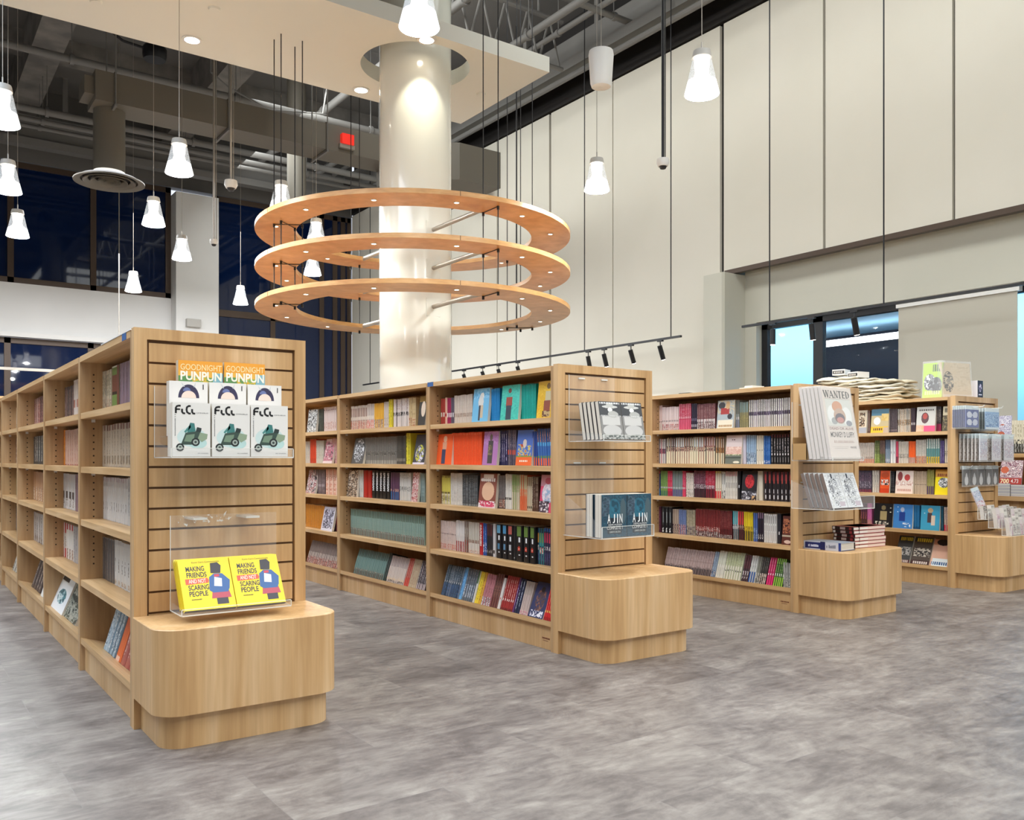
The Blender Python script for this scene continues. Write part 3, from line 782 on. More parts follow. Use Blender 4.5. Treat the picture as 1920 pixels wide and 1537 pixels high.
# low merchandise counter beyond the rightmost row
EX, EY0, EY1 = 8.3, 2.4, 4.9
t = thing('display_counter', 'low light oak counter with a raised shelf at the right edge', 'counter', (EX, EY0, 0))
zE1 = onX(1900, 850, EX).z; zE0 = onX(1900, 930, EX-0.05).z
b = MB(); b.box((EX-0.10, EY0, zE0-0.04), (EX+0.6, EY1, zE0), 'oak_y'); b.build('counter_top', t)
b = MB(); b.box((EX-0.06, EY0+0.02, 0), (EX+0.58, EY1-0.02, zE0-0.04), 'oak_v'); b.build('counter_body', t)
b = MB(); b.box((EX, EY0, zE1-0.035), (EX+0.6, EY1, zE1), 'oak_y'); b.build('raised_shelf', t)
b = MB(); b.box((EX+0.56, EY0, zE0), (EX+0.6, EY1, zE1-0.035), 'oak_in'); b.build('back_panel', t)
for y in (EY0, EY1-0.03): 
    b = MB(); b.box((EX+0.05, y, zE0), (EX+0.56, y+0.03, zE1-0.035), 'oak_in'); b.build('side_panel', t)

# ------------------------------------------------------------------ acrylic holders on the end panels
def acrylic_box(name, label, x0, x1, y0, y1, z0, zback, zfront, zside, edges=True, group=None, yb=None):
    """open-topped holder: back plate hooked on the slats, floor, low front lip, side cheeks"""
    t = thing(name, label, 'holder', (x0, y1, z0), group); w = 0.003
    yh = y1; y1 = yb if yb else y1
    b = MB(); b.box((x0, y1-w, z0), (x1, y1, zback), 'acrylic'); b.build('back_plate', t)
    b = MB(); b.box((x0, y0, z0), (x1, y1-w, z0+w), 'acrylic'); b.box((x0, y0, z0+w), (x1, y0+w, zfront), 'acrylic'); b.build('tray', t)
    for x in (x0, x1-w):
        b = MB(); p = [(y0, z0), (y1, z0), (y1, zside), (y1-0.02, zside), (y0, zfront)]
        b.faces([(x, y, z) for y, z in p]+[(x+w, y, z) for y, z in p], [(0, 1, 2, 3, 4), (9, 8, 7, 6, 5)]+[(i, 5+i, 5+(i+1) % 5, (i+1) % 5) for i in range(5)], 'acrylic'); b.build('side_cheek', t)
    if edges:
        b = MB(); e = 0.0022
        b.box((x0-e, y1-w, z0), (x0, y1, zback), 'acrylic_edge')
        b.box((x0, y0-e, z0-e), (x1, y0, z0+0.002), 'acrylic_edge'); b.box((x0, y0-e, zfront), (x1, y0+w, zfront+e), 'acrylic_edge')
        for x in (x0-e, x1): b.box((x, y0, z0-e), (x+e, y1, z0+e*0.5), 'acrylic_edge'); b.box((x, y0-e, z0), (x+e, y0+w, zfront), 'acrylic_edge')
        b.build('polished_edges', t)
    b = MB()
    for f_ in (0.2, 0.7): b.box((x0+(x1-x0)*f_, y1-w-0.002, zback-0.02), (x0+(x1-x0)*(f_+0.13), yh+0.008, zback-0.012), 'acrylic_edge')
    b.build('slat_hook', t)
    return t

XA, YA = 0.746, 3.449; XB, YBb = 2.80, 3.526; XC, YC_ = 4.80, 3.554; XD, YDd = 6.712, 3.54
def pY(px, py, Y): return onY(px, py, Y)
# ================================================================== BOOKS
RND = random.Random(7)
def parse(st):
    out = []
    for p in st.split('|'):
        a = p.split(); out.append(a)
    return out
def raster(style, nu, nv, seed):
    """little print designs: base colour then bands, ellipses, blocks, speckle and type lines, as a grid of flat ink"""
    r = random.Random(seed); ops = parse(style)
    g = [[ops[0][0]]*nu for _ in range(nv)]
    fx, fy = (1.0, 1.3) if nu < 12 else (nu/9.0, nv/15.0)      # size of one blot, in cells
    Lw, Lh = int(nu/fx)+3, int(nv/fy)+3
    lat = [[r.random() for _ in range(Lw)] for _ in range(Lh)]
    lat2 = [[r.random() for _ in range(2*Lw+2)] for _ in range(2*Lh+2)]
    def vn(L, x, y):
        a, b_ = int(x), int(y); u, v = x-a, y-b_; u = u*u*(3-2*u); v = v*v*(3-2*v)
        return (L[b_][a]*(1-u)+L[b_][a+1]*u)*(1-v)+(L[b_+1][a]*(1-u)+L[b_+1][a+1]*u)*v
    def blot(i, j, cs_):
        if nu < 12: return r.choice(cs_)
        f = .62*vn(lat, i/fx, j/fy)+.38*vn(lat2, 2*i/fx, 2*j/fy)
        return cs_[max(0, min(len(cs_)-1, int((f-.2)/.6*len(cs_))))]
    def reg(u0, v0, u1, v1):
        for j in range(max(0, int(round(v0*nv))), min(nv, max(int(round(v0*nv))+1, int(round(v1*nv))))):
            for i in range(max(0, int(round(u0*nu))), min(nu, max(int(round(u0*nu))+1, int(round(u1*nu))))):
                yield i, j
    for o in ops[1:]:
        k = o[0]
        if k == 'b':
            for i, j in reg(0, float(o[1]), 1, float(o[2])): g[j][i] = o[3]
        elif k == 'r':
            for i, j in reg(*map(float, o[1:5])): g[j][i] = o[5]
        elif k == 'n':          # full-width speckled artwork
            cs_ = o[3].split(',')
            for i, j in reg(0, float(o[1]), 1, float(o[2])): g[j][i] = blot(i, j, cs_)
        elif k == 'nr':
            cs_ = o[5].split(',')
            for i, j in reg(*map(float, o[1:5])): g[j][i] = blot(i, j, cs_)
        elif k == 't':          # spine lettering: broken marks down the middle
            for j in range(int(float(o[1])*nv), int(float(o[2])*nv)):
                if r.random() < 0.72: g[j][nu//2] = o[3]
                if nu > 3 and r.random() < 0.5: g[j][nu//2-1] = o[3]
        elif k == 'tr':         # line of type on a cover
            for i, j in reg(*map(float, o[1:5])):
                if ((i*26//nu) % 3 != 2) and (vn(lat2, (i*26//nu)*.7 % (2*Lw-1), 1.3)+.2 > .35 or j % 2): g[j][i] = o[5]
        elif k == 'e':
            cu, cv, ru, rv = map(float, o[1:5])
            for j in range(nv):
                for i in range(nu):
                    if ((i+.5)/nu-cu)**2/ru**2+((j+.5)/nv-cv)**2/rv**2 <= 1: g[j][i] = o[5]
        elif k == 'en':
            cu, cv, ru, rv = map(float, o[1:5]); cs_ = o[5].split(',')
            for j in range(nv):
                for i in range(nu):
                    if ((i+.5)/nu-cu)**2/ru**2+((j+.5)/nv-cv)**2/rv**2 <= 1: g[j][i] = blot(i, j, cs_)
    return g
def sheet(mb, w, h, g, y=0.0):
    nv, nu = len(g), len(g[0])
    for j in range(nv):
        i = 0
        while i < nu:
            k = i
            while k+1 < nu and g[j][k+1] == g[j][i]: k += 1
            x0, x1, z0, z1 = -w/2+w*i/nu, -w/2+w*(k+1)/nu, h*j/nv, h*(j+1)/nv
            mb.face([(x0, y, z0), (x1, y, z0), (x1, y, z1), (x0, y, z1)], 'print', g[j][i]); i = k+1
PAGE = 'e4ddcf'
def book_geo(mb, w, d, h, g, left, right, top=PAGE, bottom='3a3430', stripes=0, cover='efe9df', chamf=0):
    """front sheet plus the other five sides; local frame: x right, -y to the viewer, z up, origin bottom centre"""
    if chamf:
        sheet(mb, w*(1-2*chamf), h, g); xi = w*(.5-chamf); yc = min(.004, w*.22)
        mb.face([(-w/2, yc, 0), (-xi, 0, 0), (-xi, 0, h), (-w/2, yc, h)], 'print', g[len(g)//2][0]); mb.face([(xi, 0, 0), (w/2, yc, 0), (w/2, yc, h), (xi, 0, h)], 'print', g[len(g)//2][-1])
    else: sheet(mb, w, h, g)
    x0, x1 = -w/2, w/2; ys = yc if chamf else 0
    def side(x, c, flip):
        if stripes and c == PAGE:
            n = 5
            for k in range(n):
                ya, yb = d*(0.08+0.84*k/n), d*(0.08+0.84*(k+1)/n)
                mb.face([(x, ya, 0), (x, yb, 0), (x, yb, h), (x, ya, h)], 'print', PAGE if k % 2 else 'd2c9ba')
            for ya, yb in ((0, d*0.08), (d*0.92, d)): mb.face([(x, ya, 0), (x, yb, 0), (x, yb, h), (x, ya, h)], 'print', cover)
        else: mb.face([(x, ys, 0), (x, d, 0), (x, d, h), (x, ys, h)], 'print', c)
    side(x0, left, 0); side(x1, right, 1)
    mb.face([(x0, d, 0), (x1, d, 0), (x1, d, h), (x0, d, h)], 'print', left if left != PAGE else cover)
    mb.face([(x0, 0, h), (x1, 0, h), (x1, d, h), (x0, d, h)], 'print', top)
    mb.face([(x0, 0, 0), (x1, 0, 0), (x1, d, 0), (x0, d, 0)], 'print', bottom)
JOBS = []       # every shelved book: (area per copy, build function, count)
def rot_shelf(lean=0.0, roll=0.0):
    """front face (-y) turned to world -X; lean = tip back; roll = lean sideways"""
    return Matrix.Rotation(-math.pi/2, 4, 'Z') @ Matrix.Rotation(-lean, 4, 'X') @ Matrix.Rotation(roll, 4, 'Y')
REST = MB()
def bake(mb, src, Mx):
    k = len(mb.v)
    for p in src.v: mb.v.append(tuple(Mx @ Vector(p)))
    for f, mi_, c in zip(src.f, src.m, src.c):
        mb.f.append(tuple(i+k for i in f)); mb.m.append(mb.mi(src.names[mi_])); mb.c.append(c)
def shelf_pos(row, sh, dfront):
    X = ROWS[row][0]+0.004
    if sh == 4: return X+dfront*math.cos(TILT), SH[4]-dfront*math.sin(TILT)+0.0008
    return X+dfront, SH[sh]+0.0006
SHN = ['top', 'second', 'third', 'fourth', 'bottom']
def run(row, sh, bay, x0, x1, n, h, style, desc, dfront=0.085, roll=0.0, rest=False, depth=0.128, text=None):
    Xs, z = shelf_pos(row, sh, dfront)
    ya, yb = onX(x0, HY, Xs).y, onX(x1, HY, Xs).y
    t = (ya-yb)/n; lean = TILT if sh == 4 else 0.0
    depth = min(depth, (DEP/2-0.02-dfront))
    seed = RND.random()
    side = parse(style)[0][0]
    def make(ind):
        geos = []
        for q in range(min(n, 4)):
            mb = MB(); w_ = t*0.95-0.0009; book_geo(mb, w_, depth, h*(1-0.006*(q % 3)), raster(style, 5, 30, seed+q), side, side, cover=side, chamf=.17)
            if text: add_text(mb, text[0], -w_*.26, h*.28, w_*.26, h*.93, text[1], y=-.0008, bold=.04, rot=True)
            geos.append(mb)
        def jit(i): return 0.003*((i*7) % 5)/5
        R = rot_shelf(lean, roll)
        if ind:
            me = [g.mesh('paperback_book') for g in geos]; first = None
            for i in range(n):
                k = (i*3+i//3) % len(me)
                o = bpy.data.objects.new('paperback_book', me[k]) if (first is None or True) else None
                o.matrix_world = Matrix.Translation((Xs+jit(i), ya-t*(i+0.5), z+abs(math.sin(roll))*t/2)) @ R
                col.objects.link(o)
                lab = '%s, %s shelf, %s bay, %s row' % (desc, SHN[sh], ORD[bay], RN[row])
                tag(o, lab, 'book', (lab if n > 1 else None) and '%s on the %s shelf of the %s row' % (desc, SHN[sh], RN[row]))
                if n == 1 and 'group' in o: del o['group']
        else:
            for i in range(n):
                bake(REST, geos[(i*3+i//3) % len(geos)], Matrix.Translation((Xs+jit(i), ya-t*(i+0.5), z+abs(math.sin(roll))*t/2)) @ R)
    area = 0 if rest else abs(x1-x0)/n*h
    dep = 1650.0/((ya+yb)/2*cs+Xs*sn)
    JOBS.append((area*dep*(50 if text else 1), make, n))
def face_out(row, sh, bay, x0, x1, h, style, desc, dfront=0.045, lean=0.10, thick=0.018, nu=54, nv=80, text=None):
    Xs, z = shelf_pos(row, sh, dfront)
    ya, yb = onX(x0, HY, Xs).y, onX(x1, HY, Xs).y
    w = ya-yb; l2 = lean+(TILT if sh == 4 else 0.0); seed = RND.random()
    base = parse(style)[0][0]
    def make(ind):
        mb = MB(); book_geo(mb, w-0.002, thick, h, raster(style, nu, nv, seed), base, PAGE, cover=base)
        if text:
            for s_, u0, v0, u1, v1, c in text: add_text(mb, s_, -w/2+w*u0, h*v0, -w/2+w*u1, h*v1, c)
        Mx = Matrix.Translation((Xs, (ya+yb)/2, z)) @ rot_shelf(l2)
        o = bpy.data.objects.new('paperback_book', mb.mesh('paperback_book')); o.matrix_world = Mx; col.objects.link(o)
        tag(o, '%s, cover out, %s shelf, %s bay, %s row' % (desc, SHN[sh], ORD[bay], RN[row]), 'book')
    JOBS.append((1e9, make, 1))

H1 = 0.190
# ---------- leftmost row (seen edge-on): spines stand 10 cm back
A = dict(dfront=0.095)
run('A', 0, 0, 191.5, 208, 5, .200, 'cbbda6|n 0 .35 b9a089,8f6b5c,d6c8b0|n .4 .9 d8cdb8,a39880,8c8270', 'beige paperback crowded with small print', **A)
run('A', 0, 0, 208, 222, 1, .205, '6d8b45|b .42 .8 7a4433|b .36 .42 1c1a14|b .97 1 dde0d0', 'thick green and brown art book', **A)
run('A', 0, 0, 223.5, 240, 3, .205, '8d7683|t .1 .9 5b4452|n 0 .15 6b5563,9b8695', 'mauve paperback', **A)
run('A', 0, 0, 241.5, 292, 5, .208, 'c9c4c4|t .35 .5 6b6264', 'pale grey hardcover', **A)
run('A', 1, 0, 189, 246, 11, .195, 'b8aa98|b .88 1 8c6a60|n .06 .26 8a7a68,a89880,6d5f52|t .3 .85 8a7d6d', 'weathered beige paperback with grey foot artwork', **A)
run('A', 1, 0, 247, 290, 6, .195, '4a4744|t .1 .9 b0a89c', 'dark charcoal paperback', rest=True, **A)
run('A', 2, 0, 181, 188, 3, .20, 'd7cfca|b 0 .3 b86f5a|t .4 .9 8a5a4c', 'white paperback with a rust foot', **A)
run('A', 2, 0, 188.5, 238, 12, .20, 'cfccca|t .25 .45 6e6664|n .9 1 b8a4a8,c8c0c4', 'plain off-white paperback', **A)
run('A', 2, 0, 239, 290, 7, .205, 'bfbfc0|t .2 .8 8a8788', 'soft grey paperback', **A)
run('A', 3, 0, 179, 213, 8, .20, '56504f|t .1 .9 7d7370|b .96 1 8f8783', 'smoky dark grey paperback', **A)
run('A', 3, 0, 214, 250, 6, .205, 'cbc8c4|t .3 .6 7a726c|n .04 .14 a89484,c8bcb0', 'white paperback with small grey title', **A)
run('A', 3, 0, 251, 290, 6, .205, 'd6d2cc|t .2 .8 857d74', 'cream paperback', rest=True, **A)
run('A', 4, 0, 193, 214, 4, .20, '8fa3b0|n .1 .9 aebdc6,6e8494,d0d4d4,5a6a78', 'blue-grey paperback', dfront=0.055)
run('A', 4, 0, 214.5, 224, 1, .205, 'd9662c|b 0 .1 e8b8a0', 'bright orange paperback', dfront=0.055)
run('A', 4, 0, 224.5, 246, 3, .20, 'a8584c|t .2 .8 d8b0a0', 'brick red paperback', dfront=0.055)
run('A', 4, 0, 246.5, 290, 8, .185, 'c8bcae|t .1 .9 4a4440', 'beige and black paperback', dfront=0.055)
run('A', 0, 1, 121, 137, 5, .195, '54403e|n 0 .9 3a2a2a,6d5450,8a7470', 'dark brown paperback', **A)
run('A', 0, 1, 137.5, 152, 3, .215, 'd3c6bd|b .3 .5 b07868', 'pale peach paperback', **A)
run('A', 1, 1, 112.5, 121, 2, .205, 'd27a28|n .1 .6 b86418,e09038', 'orange paperback', **A)
run('A', 1, 1, 121.5, 152, 7, .20, 'c8a493|t .1 .9 a8705c|b 0 .04 a05848', 'salmon pink paperback', **A)
run('A', 2, 1, 100, 116, 4, .20, 'd3d1d0|t .3 .6 888080', 'white glossy paperback', **A)
run('A', 2, 1, 116.5, 140, 4, .20, 'c9c6c6|b .3 .5 4a4444|n .06 .3 c8c4c4,88807c', 'white paperback with a black block', **A)
run('A', 2, 1, 140.5, 152, 3, .20, '8a6e78|t .1 .9 5c4450', 'plum paperback', **A)
run('A', 3, 1, 104, 112, 2, .20, 'd8d0c8|b 0 .3 b8202c|b .75 1 c02834', 'white paperback with red ends', **A)
run('A', 3, 1, 112.5, 124, 3, .20, 'cfc8c0|b 0 .26 c02430|b .7 1 b82030|n .3 .6 d8d0c8,8a7c74', 'cream paperback with red ends', **A)
run('A', 3, 1, 124.5, 137, 3, .20, 'd6d2cc|b .82 1 b82434|n 0 .3 c8b8ac,8a6a60', 'white paperback with red top', **A)
run('A', 3, 1, 137.5, 152, 4, .20, 'a9a4a4|t .1 .9 605a5c', 'mid grey paperback', **A)
face_out('A', 4, 1, 94, 115, .205, 'e9eaea|r .08 .8 .6 .93 26262a|en .5 .4 .3 .2 4f8f96,2c5a64,8ab0b4,c8d4d4', 'white paperback with black title and teal art', dfront=0.03)
face_out('A', 4, 1, 116, 140, .195, '6b7068|nr 0 0 1 .5 3c4440,8a8c80,a8a698,50584c|en .5 .7 .4 .2 9c9c90,444a44,2c3430', 'grey-green artwork paperback', dfront=0.04)
run('A', 0, 2, 57, 84, 8, .20, '8c5a52|n 0 1 a8706a,6e403c,b8948c,50302e', 'reddish brown paperback', **A)
run('A', 1, 2, 50, 84, 9, .19, '4a4848|b 0 .1 1c1a1a|t .1 .9 d0ccc4|n .75 1 b8b4ac,5a5652', 'black and white paperback', **A)
run('A', 2, 2, 62, 84, 5, .195, 'b89070|b .5 1 b88c68|n 0 .45 d0b498,8a5c48,e0ccb4', 'tan paperback', **A)
run('A', 3, 2, 57, 84, 7, .20, 'b6aeaa|t .1 .9 605650|n 0 .2 5a4c48,a89c94', 'grey-white paperback', **A)
run('A', 4, 2, 58, 74, 4, .20, '4a3c38|t .1 .9 b8a89c', 'dark brown shelved paperback', dfront=0.05)
run('A', 4, 2, 75, 84, 2, .19, 'd8d8d4|t .3 .6 605a58', 'white shelved paperback', dfront=0.04)
run('A', 0, 3, 21, 36, 5, .19, 'cfc2b6|n 0 .3 9c8478,d8ccc0', 'cream paperback', **A)
run('A', 1, 3, 18, 36, 5, .20, 'a88478|n 0 1 7a4c44,c8b0a4,4a3430', 'pinkish brown paperback', **A)
run('A', 2, 3, 22, 36, 5, .19, 'b8bc9c|t .1 .9 5c6048', 'pale green paperback', **A)
run('A', 3, 3, 19, 36, 5, .20, '3c3a3e|t .1 .9 8c8890', 'black paperback', **A)
run('A', 4, 3, 22, 36, 4, .18, 'c8c4ba|n 0 .4 3c3834,b0aaa0', 'off-white paperback', dfront=0.05)

# ---------- second row, first bay
g = dict(dfront=0.07)
run('B', 0, 0, 826, 834, 2, .165, 'a83a32|b .3 .45 e0d0c0', 'brick red slim volume', **g)
run('B', 0, 0, 834.3, 838, 1, .170, 'e3b49a|b .3 .4 a03040', 'peach slim volume', **g)
run('B', 0, 0, 838.3, 845, 2, .165, 'a02650|b .28 .42 e8d8d8', 'magenta slim volume', **g)
run('B', 0, 0, 845.3, 851, 2, .165, '5c5260|b .28 .42 d8d0d0', 'slate purple slim volume', **g)
run('B', 0, 0, 851.5, 885, 13, .175, 'd0c1b4|b .32 .36 b0a090|n .24 .38 7a5a50,c8b8a8,a08878|t .5 .9 b8a898', 'cream volume with a small portrait band', **g)
face_out('B', 0, 0, 884, 914, .200, '6fb4d8|nr 0 .7 1 1 78b8dc,8cc4e0,5ca4cc|e .55 .78 .12 .1 e8e0d4|e .5 .6 .16 .2 d8d4cc|r .38 .05 .5 .5 3a3c48|r .5 .12 .66 .5 c8b498', 'sky blue volume with a pale tall shape')
run('B', 0, 0, 915, 936, 8, .192, '1f86c4|t .1 .9 1a6ea8|b .95 1 3a9cd4', 'bright blue volume', **g)
face_out('B', 0, 0, 937, 971, .200, '3dbba8|nr 0 0 1 1 3dbba8,48c4b0,36b09e|e .45 .84 .09 .07 7c4438|r .28 .4 .62 .66 9c4034|r .3 .02 .6 .42 2c3a48', 'turquoise volume with a dark red shape')
run('B', 0, 0, 973, 1004, 10, .196, '16a89a|t .1 .9 128a80|b .96 1 0c6a66', 'turquoise volume', **g)
face_out('B', 0, 0, 1005, 1041, .200, 'e0b21e|nr 0 0 1 1 e0b21e,dcaa14,e8bc34|e .55 .86 .1 .08 7c5a28|r .4 .48 .72 .72 c8bc94|r .36 .04 .68 .48 8c4430|nr .3 .04 .7 .2 5c3424,b89c6c', 'yellow volume with an olive and brown shape')
face_out('B', 1, 0, 817, 846, .192, 'f0602a|e .5 .84 .12 .1 e8b490|r .35 .5 .62 .74 d89c7c|r .34 .02 .58 .5 3c4460', 'orange volume with a slim navy shape')
run('B', 1, 0, 847, 903, 19, .196, 'f2592a|t .1 .9 d84c20|b .94 .96 f88050', 'vivid orange volume', dfront=0.06)
face_out('B', 1, 0, 903.5, 931, .196, 'b277ae|nr 0 .6 1 1 b277ae,bc84b8,a86ca4|e .5 .82 .1 .1 6c6050|r .34 .05 .66 .72 4c4644|nr .36 .3 .6 .6 8c7c54,4c4644,6c6048', 'violet volume with a dark bronze shape')
run('B', 1, 0, 932, 951, 5, .200, '2a2650|t .1 .9 c8c0d8|b .96 1 141028', 'navy volume with pale speckled title', **g)
run('B', 1, 0, 951.5, 967, 4, .200, '4a4458|b .3 .42 c84a34|n .5 .9 5c5468,8c7c84,3c3848|n .0 .28 5c5460,3c3444', 'dusky grey volume with a red band', **g)
face_out('B', 1, 0, 966, 996, .196, '4d6bb4|b 0 .24 ee6a30|b .24 .28 7a9448|nr .1 .28 .9 .6 4d6bb4,6484c4,e0c860,c04430|e .5 .62 .12 .12 d8c4b4|tr .2 .1 .75 .15 f4e4d0', 'blue and orange volume with busy heap')
run('B', 1, 0, 997, 1007, 3, .185, '2c4a94|b 0 .22 e86a30|b .22 .26 6c8c44', 'blue volume with an orange foot', dfront=0.06)
run('B', 1, 0, 1008.5, 1040, 7, .198, '3c6cb0|b 0 .2 ee6a34|b .2 .28 6c9450|b .52 .62 5cacd8|b .62 1 4c4868|t .66 .95 d8a088', 'blue, green and orange striped volume', roll=-0.06, dfront=0.06)
run('B', 2, 0, 828, 844, 6, .178, 'd3c65c|b 0 .4 d8d0c4|b .36 .42 3c3430|n .1 .3 d8d0c4,4a4440|b .95 1 7c6c34', 'mustard and white volume', **g)
run('B', 2, 0, 844.5, 866, 7, .196, 'd3cdc4|t .1 .9 a89e92', 'chalk white volume', **g)
run('B', 2, 0, 867, 895, 10, .188, '474a4c|b 0 .05 8c8c88|t .1 .9 9ca0a0', 'charcoal grey volume', **g)
face_out('B', 2, 0, 896, 928, .200, '8c4e40|e .52 .48 .36 .27 e3b795|r 0 0 1 .14 e8d8d4|nr .05 .02 .95 .2 c83c5c,e8dcd8,d84c6c|r .06 .78 .6 .84 f0e8e0|r .2 .86 .8 .97 e8dcd4|tr .08 .76 .9 .86 f4ece4', 'brown volume with a broad peach oval')
run('B', 2, 0, 929, 947, 6, .190, '77706e|b 0 .3 5c3c34|n .02 .25 e0c0a8,5c3c34,a85848|t .4 .9 504a48', 'grey-brown volume', **g)
run('B', 2, 0, 947.5, 959, 4, .198, 'dcd6cc|b .28 .34 2c2824|t .5 .9 b0a89c', 'white volume with a black band', **g)
run('B', 2, 0, 959.5, 974, 4, .196, 'cdbfa6|b .6 1 8ca468|n .5 .7 b8ac8c,8c9c60', 'beige volume with a leaf green top', **g)
run('B', 2, 0, 974.3, 988, 4, .196, 'd8643c|b .5 1 b8b088|n .4 .6 c89c78,d8744c', 'coral and sage volume', **g)
run('B', 2, 0, 988.5, 997, 3, .185, 'c8b89c|b .75 1 7c684c|n .05 .12 2c2824', 'sand coloured volume', **g)
run('B', 2, 0, 997.5, 1009, 4, .188, '54382c|t .1 .9 c8b49c|n .8 1 a89c84,54382c', 'chocolate brown volume', **g)
face_out('B', 2, 0, 1010, 1041, .200, 'd84a6c|b .7 1 cc8c98|en .45 .5 .34 .28 e8e0e4,d8c8d0,9cb4cc|e .45 .84 .2 .09 b84c5c|nr 0 0 .6 .3 e8e0e0,5c4450,3c3440,d8ccd0', 'crimson volume with a white cloud shape')
run('B', 3, 0, 826, 854, 10, .178, 'd9c5bb|n 0 .2 b0483c,e0c8b8,c87868|b .52 .56 5c4440|t .2 .9 b89c94', 'blush pink volume with red foot artwork', **g)
run('B', 3, 0, 855, 870, 5, .190, 'd4ccc6|n 0 .34 9c2c30,b84c4c,6c2024|b .5 .9 ddd6d0', 'white volume with a crimson foot', **g)
run('B', 3, 0, 870.5, 878, 2, .190, '7c6a60|n 0 .4 a03c38,5c4840|n .5 .8 8c7c70,a89c90', 'brown-grey volume with a red foot', **g)
run('B', 3, 0, 878.5, 898, 7, .188, 'd9cfc6|b .42 1 c4bcae|n 0 .1 b86c5c,e0d4c8|n .34 .42 6c4c44,a08070', 'ivory volume with a thin dark middle band', **g)
run('B', 3, 0, 898.5, 905, 1, .190, 'b8242c', 'red volume with white vertical lettering', text=('INUYASHIKI', 'f0e8e0'), **g)
run('B', 3, 0, 905.5, 912, 2, .190, '24509c|n .1 .4 e0e4ec,24509c|t .4 .9 8cacd8', 'royal blue volume', **g)
run('B', 3, 0, 912.5, 923, 4, .188, '26242a|b .62 1 5c2c30|n .1 .2 d8d0c8,26242a', 'black volume with a maroon top', **g)
run('B', 3, 0, 923.5, 929, 1, .192, 'c9c6c6|b .1 .2 5c5450', 'pale silver volume', **g)
for k, (a_, b_, c_, e_, nm) in enumerate(((930, 940, '5c94b0', '4c7c9c', 'pale blue cap'), (941, 950.5, '4a8cb4', '5c88a8', 'mid blue cap'), (951, 961.5, 'b85c54', 'b8bcc0', 'dull red cap'))):
    run('B', 3, 0, a_, b_, 1, .196, '17171b|b .72 .96 %s|r .3 .55 .7 .66 e8e8e8|r .25 .28 .75 .42 %s|r .3 .16 .7 .2 d8d8d8' % (c_, e_), 'black hardcover with '+nm, dfront=0.055)
run('B', 3, 0, 962, 966.5, 1, .194, '1c1c20|r .3 .05 .7 .08 d8d8d8', 'plain black hardcover', dfront=0.055)
for k, (a_, b_, nm) in enumerate(((967, 979, 'left'), (980.5, 991.5, 'middle'), (992.5, 1003, 'right'))):
    run('B', 3, 0, a_, b_, 1, .200, '15161a|b .70 .97 64803c|b .97 1 2c3c1c|r .3 .55 .7 .66 e8e8e8|e .5 .36 .3 .07 c84030|r .35 .33 .6 .37 e8d8c8|r .3 .16 .7 .2 d8d8d8', 'moss-capped black hardcover, %s of three' % nm, dfront=0.05)
run('B', 3, 0, 1004, 1011, 2, .196, '2c3c54|b .6 .88 d8943c|b .88 1 2c4470|n .4 .55 c8544c,e8dcd0,3c8c94|n .1 .35 2c3450,5c5c84', 'teal and amber volume', **g)
run('B', 3, 0, 1011.5, 1019, 2, .196, '2c3450|b .6 .88 6c8c54|b .5 .6 3c8c8c|n .3 .48 c8544c,e8dcd0|n .1 .3 2c3450,5c5c84', 'navy and olive volume', **g)
run('B', 3, 0, 1020, 1043, 6, .200, '34304c|b .9 1 2c64ac|b .6 .86 c83c54|n .4 .5 e8dcd8,34304c|n .05 .35 34304c,54507c', 'deep purple volume with a red block', **g)
F = dict(dfront=0.035)
run('B', 4, 0, 826, 858, 9, .195, '34485c|n 0 .4 2c3c54,3c5c84|n .5 1 4c5c68,7c848c,34444c|r .3 .44 .8 .5 e0d8d0', 'dark steel blue volume', **F)
run('B', 4, 0, 858.5, 864, 1, .198, '6ca4d0|t .1 .9 3c74a4', 'light blue volume', **F)
run('B', 4, 0, 864.5, 884, 5, .196, '5c646c|n .1 .5 c8ccd0,4c5c74,8c98a4|n .6 1 7c8084,4c5054', 'grey and white patterned volume', **F)
run('B', 4, 0, 884.5, 888, 1, .190, 'd0ccc4|b .6 1 4c6c3c', 'white volume with a green top', **F)
run('B', 4, 0, 888.5, 895, 2, .190, 'e8cc3c|t .1 .9 4c4420', 'lemon yellow volume', **F)
run('B', 4, 0, 895.5, 900, 1, .190, 'd8a43c|t .1 .9 6c4c1c', 'golden yellow volume', **F)
run('B', 4, 0, 900.5, 917, 4, .186, 'b8787c|n .0 .25 3c3438,d8d0d0|t .3 .9 7c444c', 'dusty pink volume', **F)
run('B', 4, 0, 918, 930, 3, .196, '5c2c2c|n .3 .8 8c5c50,3c2424', 'dark maroon volume', **F)
run('B', 4, 0, 931, 936, 1, .178, 'd4ccc6|r .3 .3 .7 .36 c83c34', 'white volume with a red dot', **F)
run('B', 4, 0, 937, 959, 6, .196, '9c2c2c|t .3 .9 d8a89c|r .2 .26 .8 .32 f0e4dc|b 0 .08 5c1c1c', 'dark red volume with a white dot', **F)
run('B', 4, 0, 959.5, 962.5, 1, .196, '5c3468|t .2 .8 c8b0d0', 'purple volume', **F)
run('B', 4, 0, 963, 972, 2, .192, '1c2440|t .1 .95 b8c0d0', 'midnight blue volume', **F)
run('B', 4, 0, 973, 988, 5, .186, 'c0aca4|b .6 1 a89c90|n .0 .12 c8748c,d8c8c0', 'pale taupe volume', **F)
face_out('B', 4, 0, 989, 1017, .196, '27305a|en .5 .5 .3 .35 3c3448,5c3c34,27305a,8c5c44|e .5 .8 .12 .08 1c1418|nr .1 .02 .9 .2 e4e4ec,27305a,c8c8d8', 'midnight blue volume with a brown centre shape', dfront=0.03)
